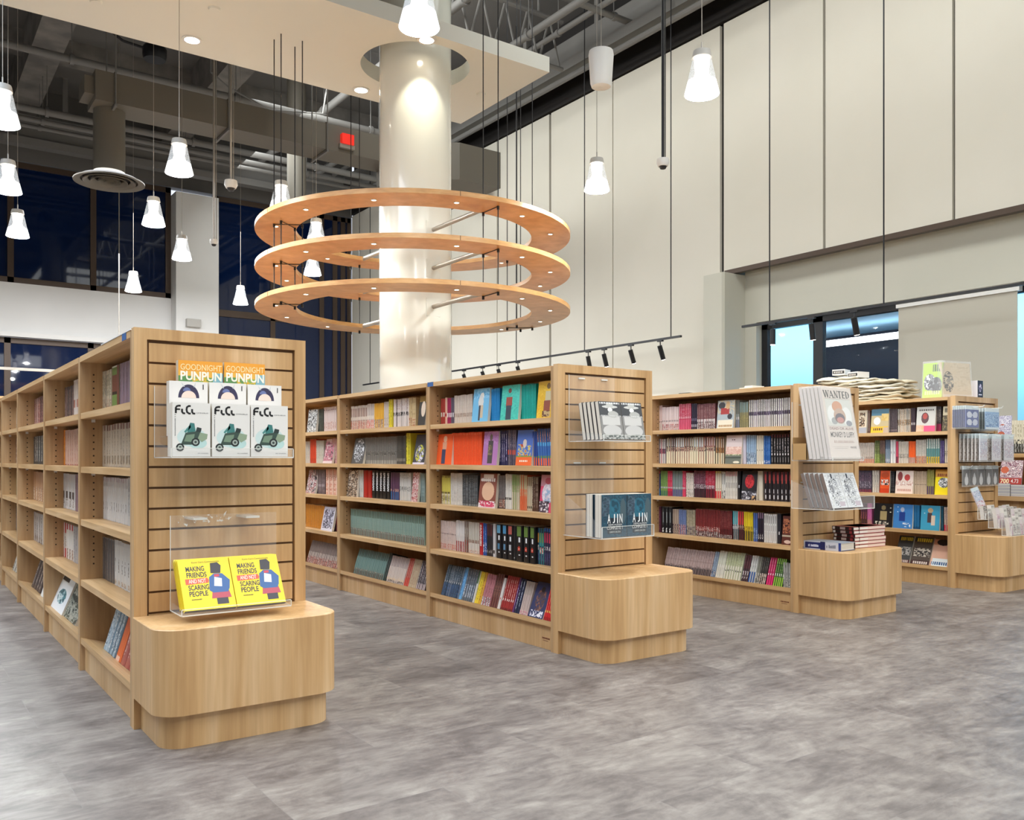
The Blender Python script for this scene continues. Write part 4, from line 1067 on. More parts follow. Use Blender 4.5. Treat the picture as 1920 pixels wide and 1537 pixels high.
run('B', 4, 0, 1018, 1043, 8, .175, 'd02830|b .22 .3 e8c060|t .3 .8 e87868|b 0 .1 8c1c20', 'scarlet and gold volume', **F)
# second bay
run('B', 0, 1, 657.5, 688, 10, .180, '8c6c60|b .9 1 d0c4b8|b .4 .52 d8c8b8|n 0 .36 a8382c,c87058,7c342c,d8b8a0', 'brown and red banded paperback', **g)
run('B', 0, 1, 688.5, 701, 4, .185, 'b8a8a0|b .4 .52 dccfc0|n 0 .36 d85c54,b83c34,e0c0b0', 'pale brown and red banded paperback', **g)
run('B', 0, 1, 701.5, 719, 6, .182, 'e0a83c|n 0 .38 8c7c84,5c5058,d8c8a0', 'amber topped paperback', **g)
run('B', 0, 1, 719.5, 728, 3, .185, 'cdbfb2|n .0 .4 d8ccc0,a08c80', 'pale stone paperback', **g)
run('B', 0, 1, 728.5, 735, 2, .200, 'dcc838|t .1 .9 6c601c', 'yellow spined paperback', **g)
run('B', 0, 1, 737.5, 766, 9, .195, 'd8cbc4|n .4 .52 2c2828,d8cbc4,3c3434|t .6 .95 b07c6c', 'white paperback with black middle marks', **g)
run('B', 0, 1, 766.5, 779, 4, .196, 'c8b084|n 0 .3 8c3c2c,c88c64,e0d0b0|t .4 .95 8c6c44', 'straw coloured paperback', **g)
face_out('B', 0, 1, 783, 796.5, .196, '3a3632|b .8 1 8c6c30|e .62 .56 .3 .26 e4cdb4', 'dark paperback with a pale oval')
face_out('B', 1, 1, 658, 680, .195, '55524f|en .5 .5 .4 .45 c8c8c8,3c3a38,8c8c8c,e8e8e8', 'silvery black and white paperback', lean=.2)
run('B', 1, 1, 684, 743, 23, .192, '77736c|b 0 .14 a8a296|n .3 .45 3c3834,8c877c|t .5 .95 54504a', 'grey striped paperback', **g)
run('B', 1, 1, 744, 760, 6, .194, '4c4a46|b .1 .2 8c877c|n .4 .6 3c3a36,5c5850', 'charcoal striped paperback', **g)
run('B', 1, 1, 761, 769, 2, .210, 'd8cc3c|t .1 .9 3c3814', 'yellow and black paperback', **g)
face_out('B', 1, 1, 773, 795, .200, '3c3a3e|en .5 .35 .35 .3 d8d4dc,5c5864,c8c43c|b 0 .06 d8ccd8', 'black paperback with pale splashes', lean=.18)
face_out('B', 2, 1, 650, 668, .200, 'c8b49c|nr 0 0 1 1 c8b49c,3c3430,8c6c50,e8dcc8', 'patterned beige and black paperback')
run('B', 2, 1, 669, 680, 3, .200, 'ccc8c0|t .2 .8 a8a298', 'white thick paperback', **g)
run('B', 2, 1, 681, 696, 2, .200, 'b02820|b .96 1 8c1c18', 'thick glossy red hardcover', **g)
for i_ in range(5):
    pass
run('B', 2, 1, 697, 731, 5, .198, '121214', 'black volume with bold white vertical title', text=('SPRIGGAN', 'f0f0f0'), **g)
run('B', 2, 1, 732, 748, 4, .190, '5c3c54|b 0 .3 2c5c8c|n .3 .4 e0a890,2c3c5c', 'plum and blue paperback', **g)
run('B', 2, 1, 749, 770, 6, .190, 'c8c4bc|n .35 .5 3c3834,c8c4bc|n .8 1 8c8880,c8c4bc', 'white paperback with dark patches', **g)
face_out('B', 2, 1, 770.5, 782, .195, 'd8c4bc|nr 0 0 1 1 d8c4bc,b03c3c,e8dcd4,8c2c30', 'red and white splashed paperback')
run('B', 2, 1, 783, 796, 4, .190, '8ca09c|b 0 .2 6c7c78|t .2 .8 5c6c6c', 'sage grey paperback', **g)
run('B', 3, 1, 657, 795.5, 44, .190, '8aa397|b .72 1 5c7060|b 0 .24 6c5c54|n .2 .26 b8a898,5c504c|t .3 .7 7c9488', 'sage green paperback with a brown foot', **g)
run('B', 4, 1, 661, 716, 18, .190, '6c8880|b .7 1 44564c|b 0 .2 54463e|n .18 .24 a89888,54463e', 'dark sage green paperback', **F)
run('B', 4, 1, 717, 722, 2, .200, '2c3834|t .1 .9 5c6c68', 'black-green tall paperback', **F)
run('B', 4, 1, 723, 755, 11, .185, 'c8b8ac|b .6 1 9c8c88|n 0 .1 2c2828,c8b8ac|n .1 .2 d8bc84,c8b8ac', 'pinkish grey paperback', **F)
run('B', 4, 1, 756, 764, 3, .190, 'a8483c|b 0 .3 c84c40|t .3 .9 d8a090', 'rust red paperback', **F)
run('B', 4, 1, 764.5, 778, 5, .190, 'b8a488|t .1 .9 8c5c4c', 'tan paperback with rust title', **F)
run('B', 4, 1, 779, 796, 6, .190, '4c4448|t .1 .9 c8c0c0|b 0 .2 b8a8a8', 'black and white thin paperback', **F)
# third bay
face_out('B', 0, 2, 575, 592, .190, '9c9a94|nr 0 0 1 1 9c9a94,e0deda,4c4a48', 'grey and white glossy paperback')
run('B', 0, 2, 593, 605, 5, .188, '3c4038|t .1 .9 6c7064', 'blackish green paperback', **g)
run('B', 0, 2, 607, 630, 7, .196, 'd8c4bc|n .1 .4 d8c4bc,b8887c|b .86 .9 8c5c5c', 'pale pink paperback', **g)
run('B', 1, 2, 571, 580, 3, .180, 'c8bcac|t .2 .8 9c8c7c', 'beige short paperback', **g)
run('B', 1, 2, 581, 592, 3, .196, 'd0482c|b 0 .2 b83c24', 'tall orange-red paperback', **g)
run('B', 1, 2, 592.5, 606, 5, .186, 'c8c0b0|t .2 .8 9c947c', 'oatmeal paperback', **g)
face_out('B', 1, 2, 605, 622, .196, 'e0c8c4|nr 0 .1 1 .9 e0c8c4,b85c6c,c88c94,5c3c44', 'pink and white glossy paperback', lean=.18)
run('B', 1, 2, 622.5, 631, 4, .196, 'c89c94|t .1 .9 8c4c50', 'rose paperback', **g)
face_out('B', 2, 2, 573, 590, .196, 'c8a8a0|nr 0 0 1 1 c8a8a0,8c2c30,e0d8d4,3c3034', 'dark red and white glossy paperback', lean=.18)
run('B', 2, 2, 591, 609, 6, .196, '6c5c5c|t .1 .9 a8989c|b .3 .4 b8acac', 'mauve-brown paperback', **g)
run('B', 2, 2, 610, 631, 3, .200, 'e0a890|n .1 .8 e0a890,c87c64,e8c8b4', 'peach orange paperback', **g)
run('B', 3, 2, 573, 608, 15, .190, 'd08830|t .1 .9 a8641c', 'ochre orange paperback', **g)
face_out('B', 3, 2, 601, 622, .190, 'd8d4dc|nr .1 .1 .9 .9 d8d4dc,8c8898,3c3840,c8c4d0', 'white and grey glossy paperback', dfront=0.03, lean=.2)
run('B', 3, 2, 622.5, 631, 4, .190, '8c3c44|b 0 .3 3c3444', 'wine red paperback', **g)
run('B', 4, 2, 574, 631, 20, .185, '7c6c64|b .2 .5 b8a89c|n 0 .3 b0584c,7c342c,d8c8bc', 'brown and red shelf-filling paperback', **F)

# ---------- third row
g = dict(dfront=0.07)
run('C', 0, 0, 1233, 1241, 3, .195, 'd8bcb4|b 0 .3 c8bcb0|b .32 .36 2c2424', 'tall pale pink volume', **g)
run('C', 0, 0, 1241.5, 1272, 10, .180, 'dcc8c4|n 0 .28 5c2428,e0d8d4,b84c44|r .2 .38 .8 .44 2c2428', 'pale pink volume with dark foot artwork', **g)
run('C', 0, 0, 1273, 1295, 8, .196, 'c03c58|t .5 1 e8b8c0|b 0 .4 d8607c|r .2 .42 .8 .5 f0dce0', 'raspberry pink volume', **g)
run('C', 0, 0, 1296, 1306, 3, .192, '2c2438|r .2 .1 .8 .2 e0dce4|r .2 .35 .8 .42 8c84a4', 'dark indigo volume', **g)
run('C', 0, 0, 1307, 1341, 11, .186, '7c4c50|n 0 .3 e4dcd8,2c2428,d8c8c4|b .3 .4 e4dcd8|t .45 .95 b08c88', 'rosewood volume with black and white foot', **g)
face_out('C', 0, 0, 1343, 1375, .200, 'a8b0b4|nr 0 .5 1 1 a8b0b4,c8b894,98a0a8|e .25 .82 .2 .12 24222a|r .2 .5 .7 .72 a82c2c|e .6 .82 .12 .14 c8a070|r .05 0 .95 .3 e8dcc4|tr .1 .05 .9 .12 a07848|e .75 .42 .14 .1 2c2830', 'grey volume with red block, cream foot')
run('C', 0, 0, 1377, 1386, 3, .196, '9ca09c|b 0 .3 84889c|b .3 .4 d8d4d0|b .5 1 6c6c64', 'grey and lilac volume', **g)
run('C', 0, 0, 1387, 1403, 6, .180, '8c8460|b .6 1 7c9494|n .2 .5 8c8460,b8a868,6c6448', 'olive and teal volume', **g)
run('C', 0, 0, 1404, 1485.5, 21, .190, 'd8d2cc|b .42 .58 4c3c54|n .42 .58 4c3c54,2c2430,8c7c94|t .64 .96 a89c94|t .05 .36 d0c8c0', 'white volume with a purple-black middle band', **g)
run('C', 1, 0, 1233, 1248, 4, .190, 'd8d0c8|n .4 .6 2c2430,5c4c5c,b8606c|b 0 .38 e0d8d0|t .65 .95 a89c90', 'white volume with dark portrait band', **g)
k_ = [(1249, 1266, '1c1a1e', 4), (1266.5, 1283, '9cacb0', 4), (1283.5, 1300, '241c1e', 4), (1300.5, 1319, 'a8b4b8', 4), (1319.5, 1341, '7c2430', 5)]
for a_, b_, c_, n_ in k_:
    nm = {'1c1a1e': 'black, first set', '9cacb0': 'pale grey, second set', '241c1e': 'soft black, third set', 'a8b4b8': 'silver grey, fourth set', '7c2430': 'wine red, fifth set'}[c_]
    run('C', 1, 0, a_, b_, n_, .196, 'e0d3b4|b .62 1 %s|r .3 .66 .7 .98 e4dcd4|n .46 .62 5c2c30,e0d3b4,b88c7c,3c3034' % c_, 'cream volume topped '+nm, **g)
run('C', 1, 0, 1342, 1358, 4, .194, 'ddd0b0|b .5 1 8c5c3c|r .3 .6 .7 .95 e0d4c0|n .4 .55 b8804c,3c2c24', 'cream volume topped orange-brown', **g)
face_out('C', 1, 0, 1359, 1389, .202, 'e0c0b4|b .6 1 dcc8c4|nr 0 .3 1 .6 e0b8a8,d8a898,e8c8b8|b 0 .3 6c7064|nr 0 .3 1 .34 8c8c60,c8c4a0|r 0 .2 1 .24 3c4038|tr .35 .82 .6 .86 6c4c44|e .7 .06 .2 .04 e8e0c8', 'pale pink sunset cover volume')
run('C', 1, 0, 1390, 1398.5, 1, .202, 'cfc8d4', 'thick pale lavender book block', **g)
run('C', 1, 0, 1399.5, 1417, 5, .200, '9cb4cc|b 0 .4 c8d0d8|n .05 .4 2c3850,d0d8e0,6c84a4|t .5 .9 7c94b0', 'ice blue volume with dark blots', **g)
run('C', 1, 0, 1418, 1431, 3, .196, 'e4dccc|r .3 .1 .7 .9 b8ac94|r .25 .45 .75 .5 4c443c', 'ivory volume with a dark edge', **g)
run('C', 1, 0, 1432, 1444, 4, .192, '2860a8|t .3 .9 6c9cd0|n .04 .12 e0e4ec,2860a8', 'cobalt blue volume', **g)
run('C', 1, 0, 1445, 1485.5, 8, .200, '141216|b .9 1 5c1c24|t .4 .88 c8bcbc|r .25 .3 .75 .36 e8e0e0|r .3 .08 .7 .22 8c8888', 'black volume with a dark red cap', **g)
run('C', 2, 0, 1233, 1238, 2, .190, '2c3464|b .9 1 c83450|b 0 .3 2c6c9c', 'dark blue and pink volume', **g)
run('C', 2, 0, 1238.5, 1251, 5, .192, '7c9c54|b .3 .36 b8bcc0|b 0 .2 3c6c5c|t .4 .9 4c6c3c', 'leaf green volume with a grey line', **g)
run('C', 2, 0, 1251.5, 1260, 3, .192, 'c83450|b .3 .36 c8bcc0|b 0 .2 8c2444|t .4 .9 e88c9c', 'cherry pink volume with a grey line', **g)
run('C', 2, 0, 1260.5, 1279, 7, .192, '7c8c84|b .3 .36 b8bcc0|b 0 .28 54487c|t .4 .9 8c7c94', 'grey-green and violet volume', **g)
run('C', 2, 0, 1279.5, 1285, 2, .192, 'd04060|b .3 .36 d8d0d0|t .4 .9 e8a0b0', 'hot pink volume', **g)
run('C', 2, 0, 1286, 1300, 4, .180, 'd8ccc0|n 0 .35 1c1a1c,d8ccc0,e8e0d8|t .5 .9 8c7c70', 'cream volume with black foot blots', **g)
run('C', 2, 0, 1301, 1322, 8, .196, '6c3444|b 0 .36 1c1a1e|n .32 .5 d8ccd0,2c2428|t .55 .95 c08c9c', 'burgundy volume with a black foot', **g)
run('C', 2, 0, 1322.5, 1340, 6, .196, 'b83048|b 0 .36 1c1a1e|n .32 .48 e0d4d8,2c2428|t .55 .95 e0a0ac', 'crimson volume with a black foot', **g)
run('C', 2, 0, 1341, 1352, 3, .194, 'd8cab4|b 0 .28 d02830|r .3 .32 .7 .36 2c2824|b .92 1 c8b44c', 'cream volume with a bright red foot', **g)
run('C', 2, 0, 1353, 1360, 2, .190, 'd8d4cc|r .3 .55 .7 .95 2c2828|n 0 .3 2c2828,d8d4cc', 'white and black blocked volume', **g)
run('C', 2, 0, 1360.5, 1382, 7, .194, 'd8d2c8|b .84 1 c88c8c|r .35 .4 .7 .6 2c2828|r .3 .1 .7 .3 b8b0a4', 'white volume with a long black dash', **g)
run('C', 2, 0, 1383, 1388, 1, .200, '1c1c20|r .3 .4 .7 .5 e0e0e0', 'slim black volume', **g)
face_out('C', 2, 0, 1389, 1418, .200, '1e1c22|en .5 .64 .3 .24 b02028,c83038,8c1820|nr 0 0 1 .3 1e1c22,4c4850,c8c4c8|nr .7 0 1 .15 c89c6c,1e1c22', 'black volume with a red blaze')
run('C', 2, 0, 1419, 1430, 1, .200, 'd8ccb8', 'thick cream book block', **g)
run('C', 2, 0, 1431.5, 1485.5, 7, .198, '1e181c|b .7 1 6c2c34|r .3 .6 .7 .9 b8443c|nr 0 0 1 .35 1e181c,3c3438|r .3 .25 .6 .4 e4e0e0|r .45 .05 .85 .2 d8d4d4', 'black volume with red cap and white curl', dfront=0.055)
run('C', 3, 0, 1234, 1239.5, 1, .200, '4c2034|t .1 .9 7c4460', 'dark plum volume', **g)
run('C', 3, 0, 1240, 1259, 3, .200, '16161a|r .3 .3 .6 .95 5c6060|nr .2 .02 .8 .2 e4e4e4,16161a|r .5 .4 .8 .8 8c9090', 'thick black volume with grey flame shape', dfront=0.055)
run('C', 3, 0, 1260, 1272, 3, .186, 'b8a088|b .4 1 a89484|n 0 .4 5c3c44,c8b8a8,2c2430', 'fawn volume with busy foot', **g)
run('C', 3, 0, 1272.5, 1286, 4, .186, '6c7ca4|n 0 .4 a85c64,d8c0b8,5c3440|t .45 .95 3c4c7c', 'periwinkle volume with busy foot', **g)
run('C', 3, 0, 1287, 1303, 6, .188, 'a89c84|n 0 .36 3c3040,c8bcb0,5c4854|t .45 .95 54503c', 'khaki volume with busy foot', **g)
run('C', 3, 0, 1304, 1350, 15, .200, '7c2c2c|n 0 .2 1c1a1c,d8d4d0,1c1a1c|n .2 .36 5c1c20,d8c4bc,a83c34|t .4 .95 5c1c20', 'dark red volume with monochrome foot', **g)
run('C', 3, 0, 1350.5, 1372, 7, .198, '6c2428|n .0 .14 1c1a1c,b8b0ac|n .14 .34 5c1c20,3c181c|t .4 .95 a05c54', 'oxblood volume', **g)
run('C', 3, 0, 1373.5, 1383, 3, .200, '1d9aa4|b 0 .36 1c1c22|n .36 .52 d8d4d4,1c1c22', 'teal topped black volume', **g)
run('C', 3, 0, 1383.5, 1394, 3, .200, 'd84848|b 0 .36 1c1c22|n .36 .52 e8d8c8,3c1c1c', 'red topped black volume', **g)
run('C', 3, 0, 1394.5, 1411, 5, .200, 'e0c428|b 0 .34 1c1c22|n .34 .5 c8a434,3c341c', 'yellow topped black volume', **g)
run('C', 3, 0, 1412, 1420, 2, .196, '4c64a0|n .1 .45 8ca0c0,3c4c74', 'slate blue volume', **g)
run('C', 3, 0, 1420.5, 1431, 3, .200, '241c2c|b .8 1 8c6c84|n .1 .3 e0dce0,241c2c,241c2c', 'blackish purple volume', **g)
run('C', 3, 0, 1432, 1456, 6, .196, 'd8d4d0|r .3 .66 .7 .94 4c4848|r .3 .4 .7 .6 8c8484|r .3 .08 .7 .36 b0a8a4', 'white volume with stacked grey type', **g)
run('C', 3, 0, 1457, 1464, 1, .200, '24222a|r .3 .3 .7 .4 d8d4d4', 'dark slate volume', **g)
face_out('C', 3, 0, 1465, 1487, .190, '5c2c24|nr .05 .4 .95 .9 6c3428,b8744c,8c4c34,3c1c18|b .28 .34 b8a890|e .5 .1 .3 .06 d8b8a8', 'brown volume with crowded copper artwork')
run('C', 4, 0, 1243, 1331, 32, .186, 'b8a09c|b 0 .3 1c1a1e|n .26 .34 b8a09c,1c1a1e|b .5 .56 a08884|t .6 .95 8c706c', 'dusty pink volume with a black foot', **F)
run('C', 4, 0, 1331.5, 1339, 2, .190, '8c9cb0|n 0 .3 3c6ca4,d8d4d8,2c2c3c|t .4 .9 3c3c4c', 'blue and white mottled volume', **F)
run('C', 4, 0, 1340, 1354, 4, .200, 'dcd8cc|r .3 .5 .7 .95 a8b48c|r .3 .1 .7 .4 c8c4b8', 'white volume with pale green title', **F)
run('C', 4, 0, 1354.5, 1387, 7, .200, 'd8d4c4|b .5 1 b8bc98|n .3 .36 2c2828,d8d4c4|t .55 .95 7c8c54', 'ivory and sage volume', **F)
run('C', 4, 0, 1388.5, 1400, 3, .190, '34242c|b .5 1 54242c|n .1 .4 d8d0d0,34242c', 'dark wine volume with white marks', **F)
run('C', 4, 0, 1401, 1413, 3, .192, 'd0d0cc|b 0 .4 2c5494|t .5 .95 7c7c80', 'white volume with a blue foot', **F)
run('C', 4, 0, 1413.5, 1420, 2, .190, 'b8b4ac|b .4 1 7c7c70|n 0 .3 d8d0c8,2c2828', 'stone grey volume', **F)
run('C', 4, 0, 1421, 1434, 4, .190, '34302c|n 0 .4 d8b8a0,2c2424,e0d4cc|t .5 .95 7c746c', 'black volume with peach blots', **F)
run('C', 4, 0, 1435, 1447, 3, .192, 'c02860|b 0 .34 e02870|r .2 .36 .8 .44 f0e8e8|t .5 .95 e890ac', 'bright magenta volume', **F)
run('C', 4, 0, 1448, 1466, 5, .192, '3c5c2c|b 0 .34 94c03c|b .8 1 8cb84c|r .2 .36 .8 .46 e8ece0|t .5 .78 9cc464', 'lime and forest green volume', **F)
run('C', 4, 0, 1468, 1487, 4, .170, '9c9a94|n 0 .4 5c5a58,b8b4ac|r .3 .5 .6 .6 2c2828', 'leaning grey volume', roll=-0.22, **F)

# ---------- rightmost row
g = dict(dfront=0.07)
face_out('D', 0, 0, 1606, 1624, .196, 'dccbb0|nr .2 .3 .8 .9 dccbb0,7c5c40,3c3430|b 0 .25 a8a8b0', 'tan paperback with brown calligraphy')
run('D', 0, 0, 1625, 1631, 3, .190, '7c5c50|t .1 .9 c8b0a4', 'small brown paperback', **g)
face_out('D', 0, 0, 1632, 1665, .200, '4c7c94|b .25 .72 c8b488|e .34 .5 .2 .16 f0ece4|nr .6 .5 1 .8 d8b464,e0c47c|b 0 .26 efb828|tr .15 .1 .7 .2 5c4414|r .72 0 1 .22 c0a894', 'yellow-footed paperback with a white round shape')
run('D', 0, 0, 1667, 1682, 6, .196, '54484c|r .3 .06 .7 .12 c8b8bc|t .2 .9 7c7074', 'dark taupe paperback', **g)
run('D', 0, 0, 1683, 1707, 8, .192, 'd0c8bc|n .3 .55 3c3838,b88c5c,d0c8bc|t .6 .95 9c8c7c', 'white paperback with brown blots', **g)
run('D', 0, 0, 1708, 1716, 3, .194, '4c3c44|b .3 .4 c8c0c0', 'dark short-titled paperback', **g)
face_out('D', 0, 0, 1717, 1753, .200, 'd0ccc4|e .45 .55 .2 .22 5c3c40|e .45 .62 .12 .12 b84c44|b 0 .24 e0507c|nr 0 0 .4 .26 e8a884,e0b89c|tr .1 .84 .9 .9 5c5854', 'white paperback with pink foot and red centre')
run('D', 0, 0, 1755, 1765, 4, .198, '3c3434|b 0 .3 a82450|t .4 .9 c8b8b0', 'dark paperback with a magenta foot', **g)
face_out('D', 0, 0, 1766, 1781, .196, '5c5038|b .64 1 c8bc9c|nr 0 0 1 .6 5c5038,3c3424,8c7c58|tr .2 .75 .8 .92 3c3424', 'olive brown paperback')
run('D', 1, 0, 1611, 1639, 9, .172, 'cbbfb4|b 0 .26 c0704c|n .2 .3 3c3430,cbbfb4|t .4 .9 a09488', 'grey-white short paperback with a rust foot', **g)
run('D', 1, 0, 1640, 1649, 3, .190, '8ca048|b .4 1 545c34|t .1 .9 c8d094', 'moss green paperback', **g)
run('D', 1, 0, 1649.5, 1659, 4, .190, '7c645c|n 0 .4 6c8c3c,3c2c2c|t .4 .9 4c3834', 'brown spotted paperback', **g)
run('D', 1, 0, 1660, 1668, 3, .194, '8c9cac|b .6 1 4c5c74|n 0 .2 e0e0e4,5c6c84', 'blue-grey slim paperback', **g)
run('D', 1, 0, 1669, 1679, 2, .194, 'd8d8d8|r .3 .4 .6 .5 1c1c1c', 'pure white paperback', **g)
run('D', 1, 0, 1679.5, 1684, 1, .178, 'c84460|b 0 .3 5c2c3c', 'rose red slim paperback', **g)
run('D', 1, 0, 1684.5, 1703, 8, .178, 'cdc4b8|n .22 .42 2c2a2a,cdc4b8|t .5 .95 a89c8c', 'cream paperback with black crossbar', **g)
run('D', 1, 0, 1704, 1716, 5, .178, 'f0662a|b 0 .28 8ca49c', 'orange paperback with a grey-green foot', **g)
run('D', 1, 0, 1717, 1736, 7, .190, 'c8c2b8|b 0 .28 e88c3c|n 0 .3 c85c3c,5c4050,e0a04c|t .4 .9 8c847c', 'grey-white paperback with orange foot', **g)
run('D', 1, 0, 1737, 1762, 6, .196, 'd0d4cc|b .28 .6 5c8c8c|b 0 .28 f0c424|r .4 .04 .7 .22 4c3c1c|t .65 .95 8c9494', 'white, teal and yellow paperback', **g)
run('D', 1, 0, 1763, 1770, 2, .180, '54487c|t .1 .9 9c94b8', 'violet paperback', **g)
run('D', 1, 0, 1771, 1781, 3, .194, 'd4ccc0|n .3 .5 3c3834,d4ccc0|b 0 .04 7c746c', 'ivory slim paperback', **g)
run('D', 2, 0, 1609, 1634, 9, .184, '4c4454|b 0 .14 8c3444|n .2 .5 b8aebc,3c3444|t .5 .9 a0788c', 'dark violet striped paperback', **g)
run('D', 2, 0, 1635, 1648, 3, .186, 'd0c8bc|t .2 .8 7c746c', 'light grey wide paperback', **g)
face_out('D', 2, 0, 1649, 1667, .186, 'd8501c|e .5 .8 .4 .14 b84418|nr .1 .35 .9 .6 d8501c,e8e0d8,1c1818|b 0 .2 c03810', 'burnt orange paperback')
run('D', 2, 0, 1668, 1677, 3, .180, '1c1c20|t .1 .9 8c8c90', 'black slim paperback', **g)
face_out('D', 2, 0, 1678, 1711, .188, 'e8d4c8|e .25 .75 .14 .2 8c3c3c|e .66 .7 .16 .14 c04440|nr 0 .35 1 .55 e8d4c8,c89c90,f0e4dc|tr .1 .1 .9 .2 c08c7c', 'pale paperback with two red ovals')
run('D', 2, 0, 1712, 1737, 8, .184, 'c8b49c|r .1 .4 .9 .43 3c2c28|t .5 .95 9c7c64', 'sand paperback with a dark pinstripe', **g)
run('D', 2, 0, 1738, 1751, 4, .198, 'a8a45c|b 0 .34 54386c|t .45 .95 7c7c44', 'olive paperback with a purple foot', **g)
face_out('D', 2, 0, 1752, 1784, .200, 'f0d81c|b .7 1 d89c3c|tr .1 .72 .9 .84 7c2c1c|en .52 .48 .34 .2 e4e4e4,8c8c8c,3c3c3c,c8c8c8', 'bright yellow paperback with grey shape')
run('D', 3, 0, 1613, 1625, 3, .190, '5c3444|b 0 .34 4c3424|n .3 .6 a85c54,5c3444', 'purple-brown paperback', **g)
run('D', 3, 0, 1626, 1634, 3, .192, 'd070a8|b 0 .25 c8a080', 'orchid pink paperback', **g)
face_out('D', 3, 0, 1637, 1673, .196, '18161a|e .5 .82 .12 .1 8c7c58|r .34 .3 .68 .68 a89468|nr .1 .06 .8 .24 18161a,d8d0c0,18161a|r .84 .8 .9 .84 e8e0c8|r .84 .62 .9 .66 e8e0c8', 'black square paperback with a khaki block')
face_out('D', 3, 0, 1674, 1710, .196, '3f80c4|e .46 .78 .1 .1 b0b8d0|r .3 .3 .62 .68 24408c|nr .5 .06 .9 .24 3f80c4,d8e0ec|r .18 .86 .24 .9 c8dcf0|r .18 .66 .24 .7 c8dcf0', 'mid blue square paperback with a navy block')
run('D', 3, 0, 1711, 1724, 4, .194, '2c74a8|b .0 .1 1c5484', 'ocean blue paperback', **g)
face_out('D', 3, 0, 1725, 1761, .196, '3f9cc0|e .5 .8 .14 .1 c8a880|r .36 .3 .6 .7 4c3c40|r .56 .2 .76 .6 d8c4b0|r .16 .66 .22 .7 d8f0f8', 'cyan square paperback with brown and beige blocks')
run('D', 3, 0, 1762, 1768, 2, .194, '1c5068|t .1 .9 3c7c94', 'dark teal paperback', **g)
run('D', 3, 0, 1769.5, 1783, 3, .188, 'd0c0b8|b 0 .26 c82c4c|n .3 .9 d0c0b8,a0786c,c8b0a8', 'pink-white paperback with a crimson foot', **g)
face_out('D', 4, 0, 1676, 1704, .235, '3c3c3c|b .82 .97 2c2c2c|tr .1 .83 .95 .95 e0c83c|nr .1 .3 .95 .6 3c3c3c,b8b4b0,6c6864|b 0 .14 4c1c20|tr .1 .04 .9 .12 c8b8b0', 'dark yellow-titled magazine, left of two', dfront=0.03)
face_out('D', 4, 0, 1706, 1741, .235, '4c4038|b .82 .97 2c2c28|tr .1 .83 .95 .95 e8cc3c|nr .05 .3 .95 .6 4c4038,c8c0b4,2c2828|b 0 .16 3c1c1c|tr .1 .04 .9 .12 d0c4bc', 'dark yellow-titled magazine, right of two', dfront=0.03)
face_out('D', 4, 0, 1742, 1778, .225, 'e0b49c|b .8 1 c88c6c|e .5 .6 .3 .25 e4b49c|e .5 .9 .34 .12 1c1818|r .1 0 .9 .3 d8e0e4|tr .05 .06 .95 .18 1c5484', 'peach portrait magazine with blue title', dfront=0.03)

TOT = 300
# things built later that also count as books: 24 on the holders and plinths
JOBS.sort(key=lambda j: -j[0])
used = 58
for area, make, n in JOBS:
    if used+n <= TOT+12 and area > 0:
        make(True); used += n
    else: make(False) if n > 1 or area < 1e8 else make(True)
tag(REST.build('paperback_books'), 'the many smaller spine-out paperbacks filling the shelves farther from the camera', 'books', kind='stuff')
# ================================================================== DISPLAYS ON THE ROW ENDS
def lean_of(bl, tl, Yb):
    """bottom-left and top-left corners of a tipped-back board: returns x, z, height, lean"""
    p = onY(bl[0], bl[1], Yb); v = ray(*tl); t = p.x/v[0]
    q = Vector((p.x, v[1]*t, EYE+v[2]*t))
    return p.x, p.z, math.hypot(q.y-p.y, q.z-p.z), math.atan2(q.y-p.y, q.z-p.z)
def placed(name, mb, Mx, label, cat, group=None, parts=()):
    o = bpy.data.objects.new(name, mb.mesh(name)); o.matrix_world = Mx; col.objects.link(o)
    tag(o, label, cat, group)
    for nm, pm in parts:
        c = bpy.data.objects.new(nm, pm.mesh(nm)); c.parent = o; col.objects.link(c)
    return o
def end_book(x, y, z, w, h, th, lean, style, label, group=None, draw=None, nu=40, nv=60, seed=1, name='paperback_book', cat='book', gap=0.0, stripes=1):
    base = parse(style)[0][0]
    mb = MB(); book_geo(mb, w-0.002, th, h, raster(style, nu, nv, seed), PAGE, PAGE, cover=base, stripes=stripes)
    parts = []
    if draw:
        t = MB(); draw(t, w, h); parts.append(('cover_lettering', t))
    return placed(name, mb, Matrix.Translation((x+w/2, y, z)) @ Matrix.Rotation(-lean, 4, 'X'), label, cat, group, parts)

# --- leftmost row, upper holder
x0 = onY(318, 850, 3.24).x; x1 = onY(543, 850, 3.24).x
acrylic_box('acrylic_holder', 'clear acrylic two-tier holder high on the nearest slatted end panel', x0, x1+0.004, 3.215, YA+0.004, 1.003, 1.27, 1.035, 1.06)
def marks(t, u0, v0, u1, v1, c, n, down=False, y=-.0007):
    """type too small to read: a row of little ink marks"""
    r = random.Random(n)
    for i in range(n):
        if r.random() < .14: continue
        a, e = i/n, (i+.72)/n; k = r.uniform(0, .3)
        if down: p = [(u0+(u1-u0)*k, v1-(v1-v0)*e), (u1, v1-(v1-v0)*e), (u1, v1-(v1-v0)*a), (u0+(u1-u0)*k, v1-(v1-v0)*a)]
        else: p = [(u0+(u1-u0)*a, v0), (u0+(u1-u0)*e, v0), (u0+(u1-u0)*e, v1-(v1-v0)*k), (u0+(u1-u0)*a, v1-(v1-v0)*k)]
        t.face([(u, y, v) for u, v in p], 'print', c)
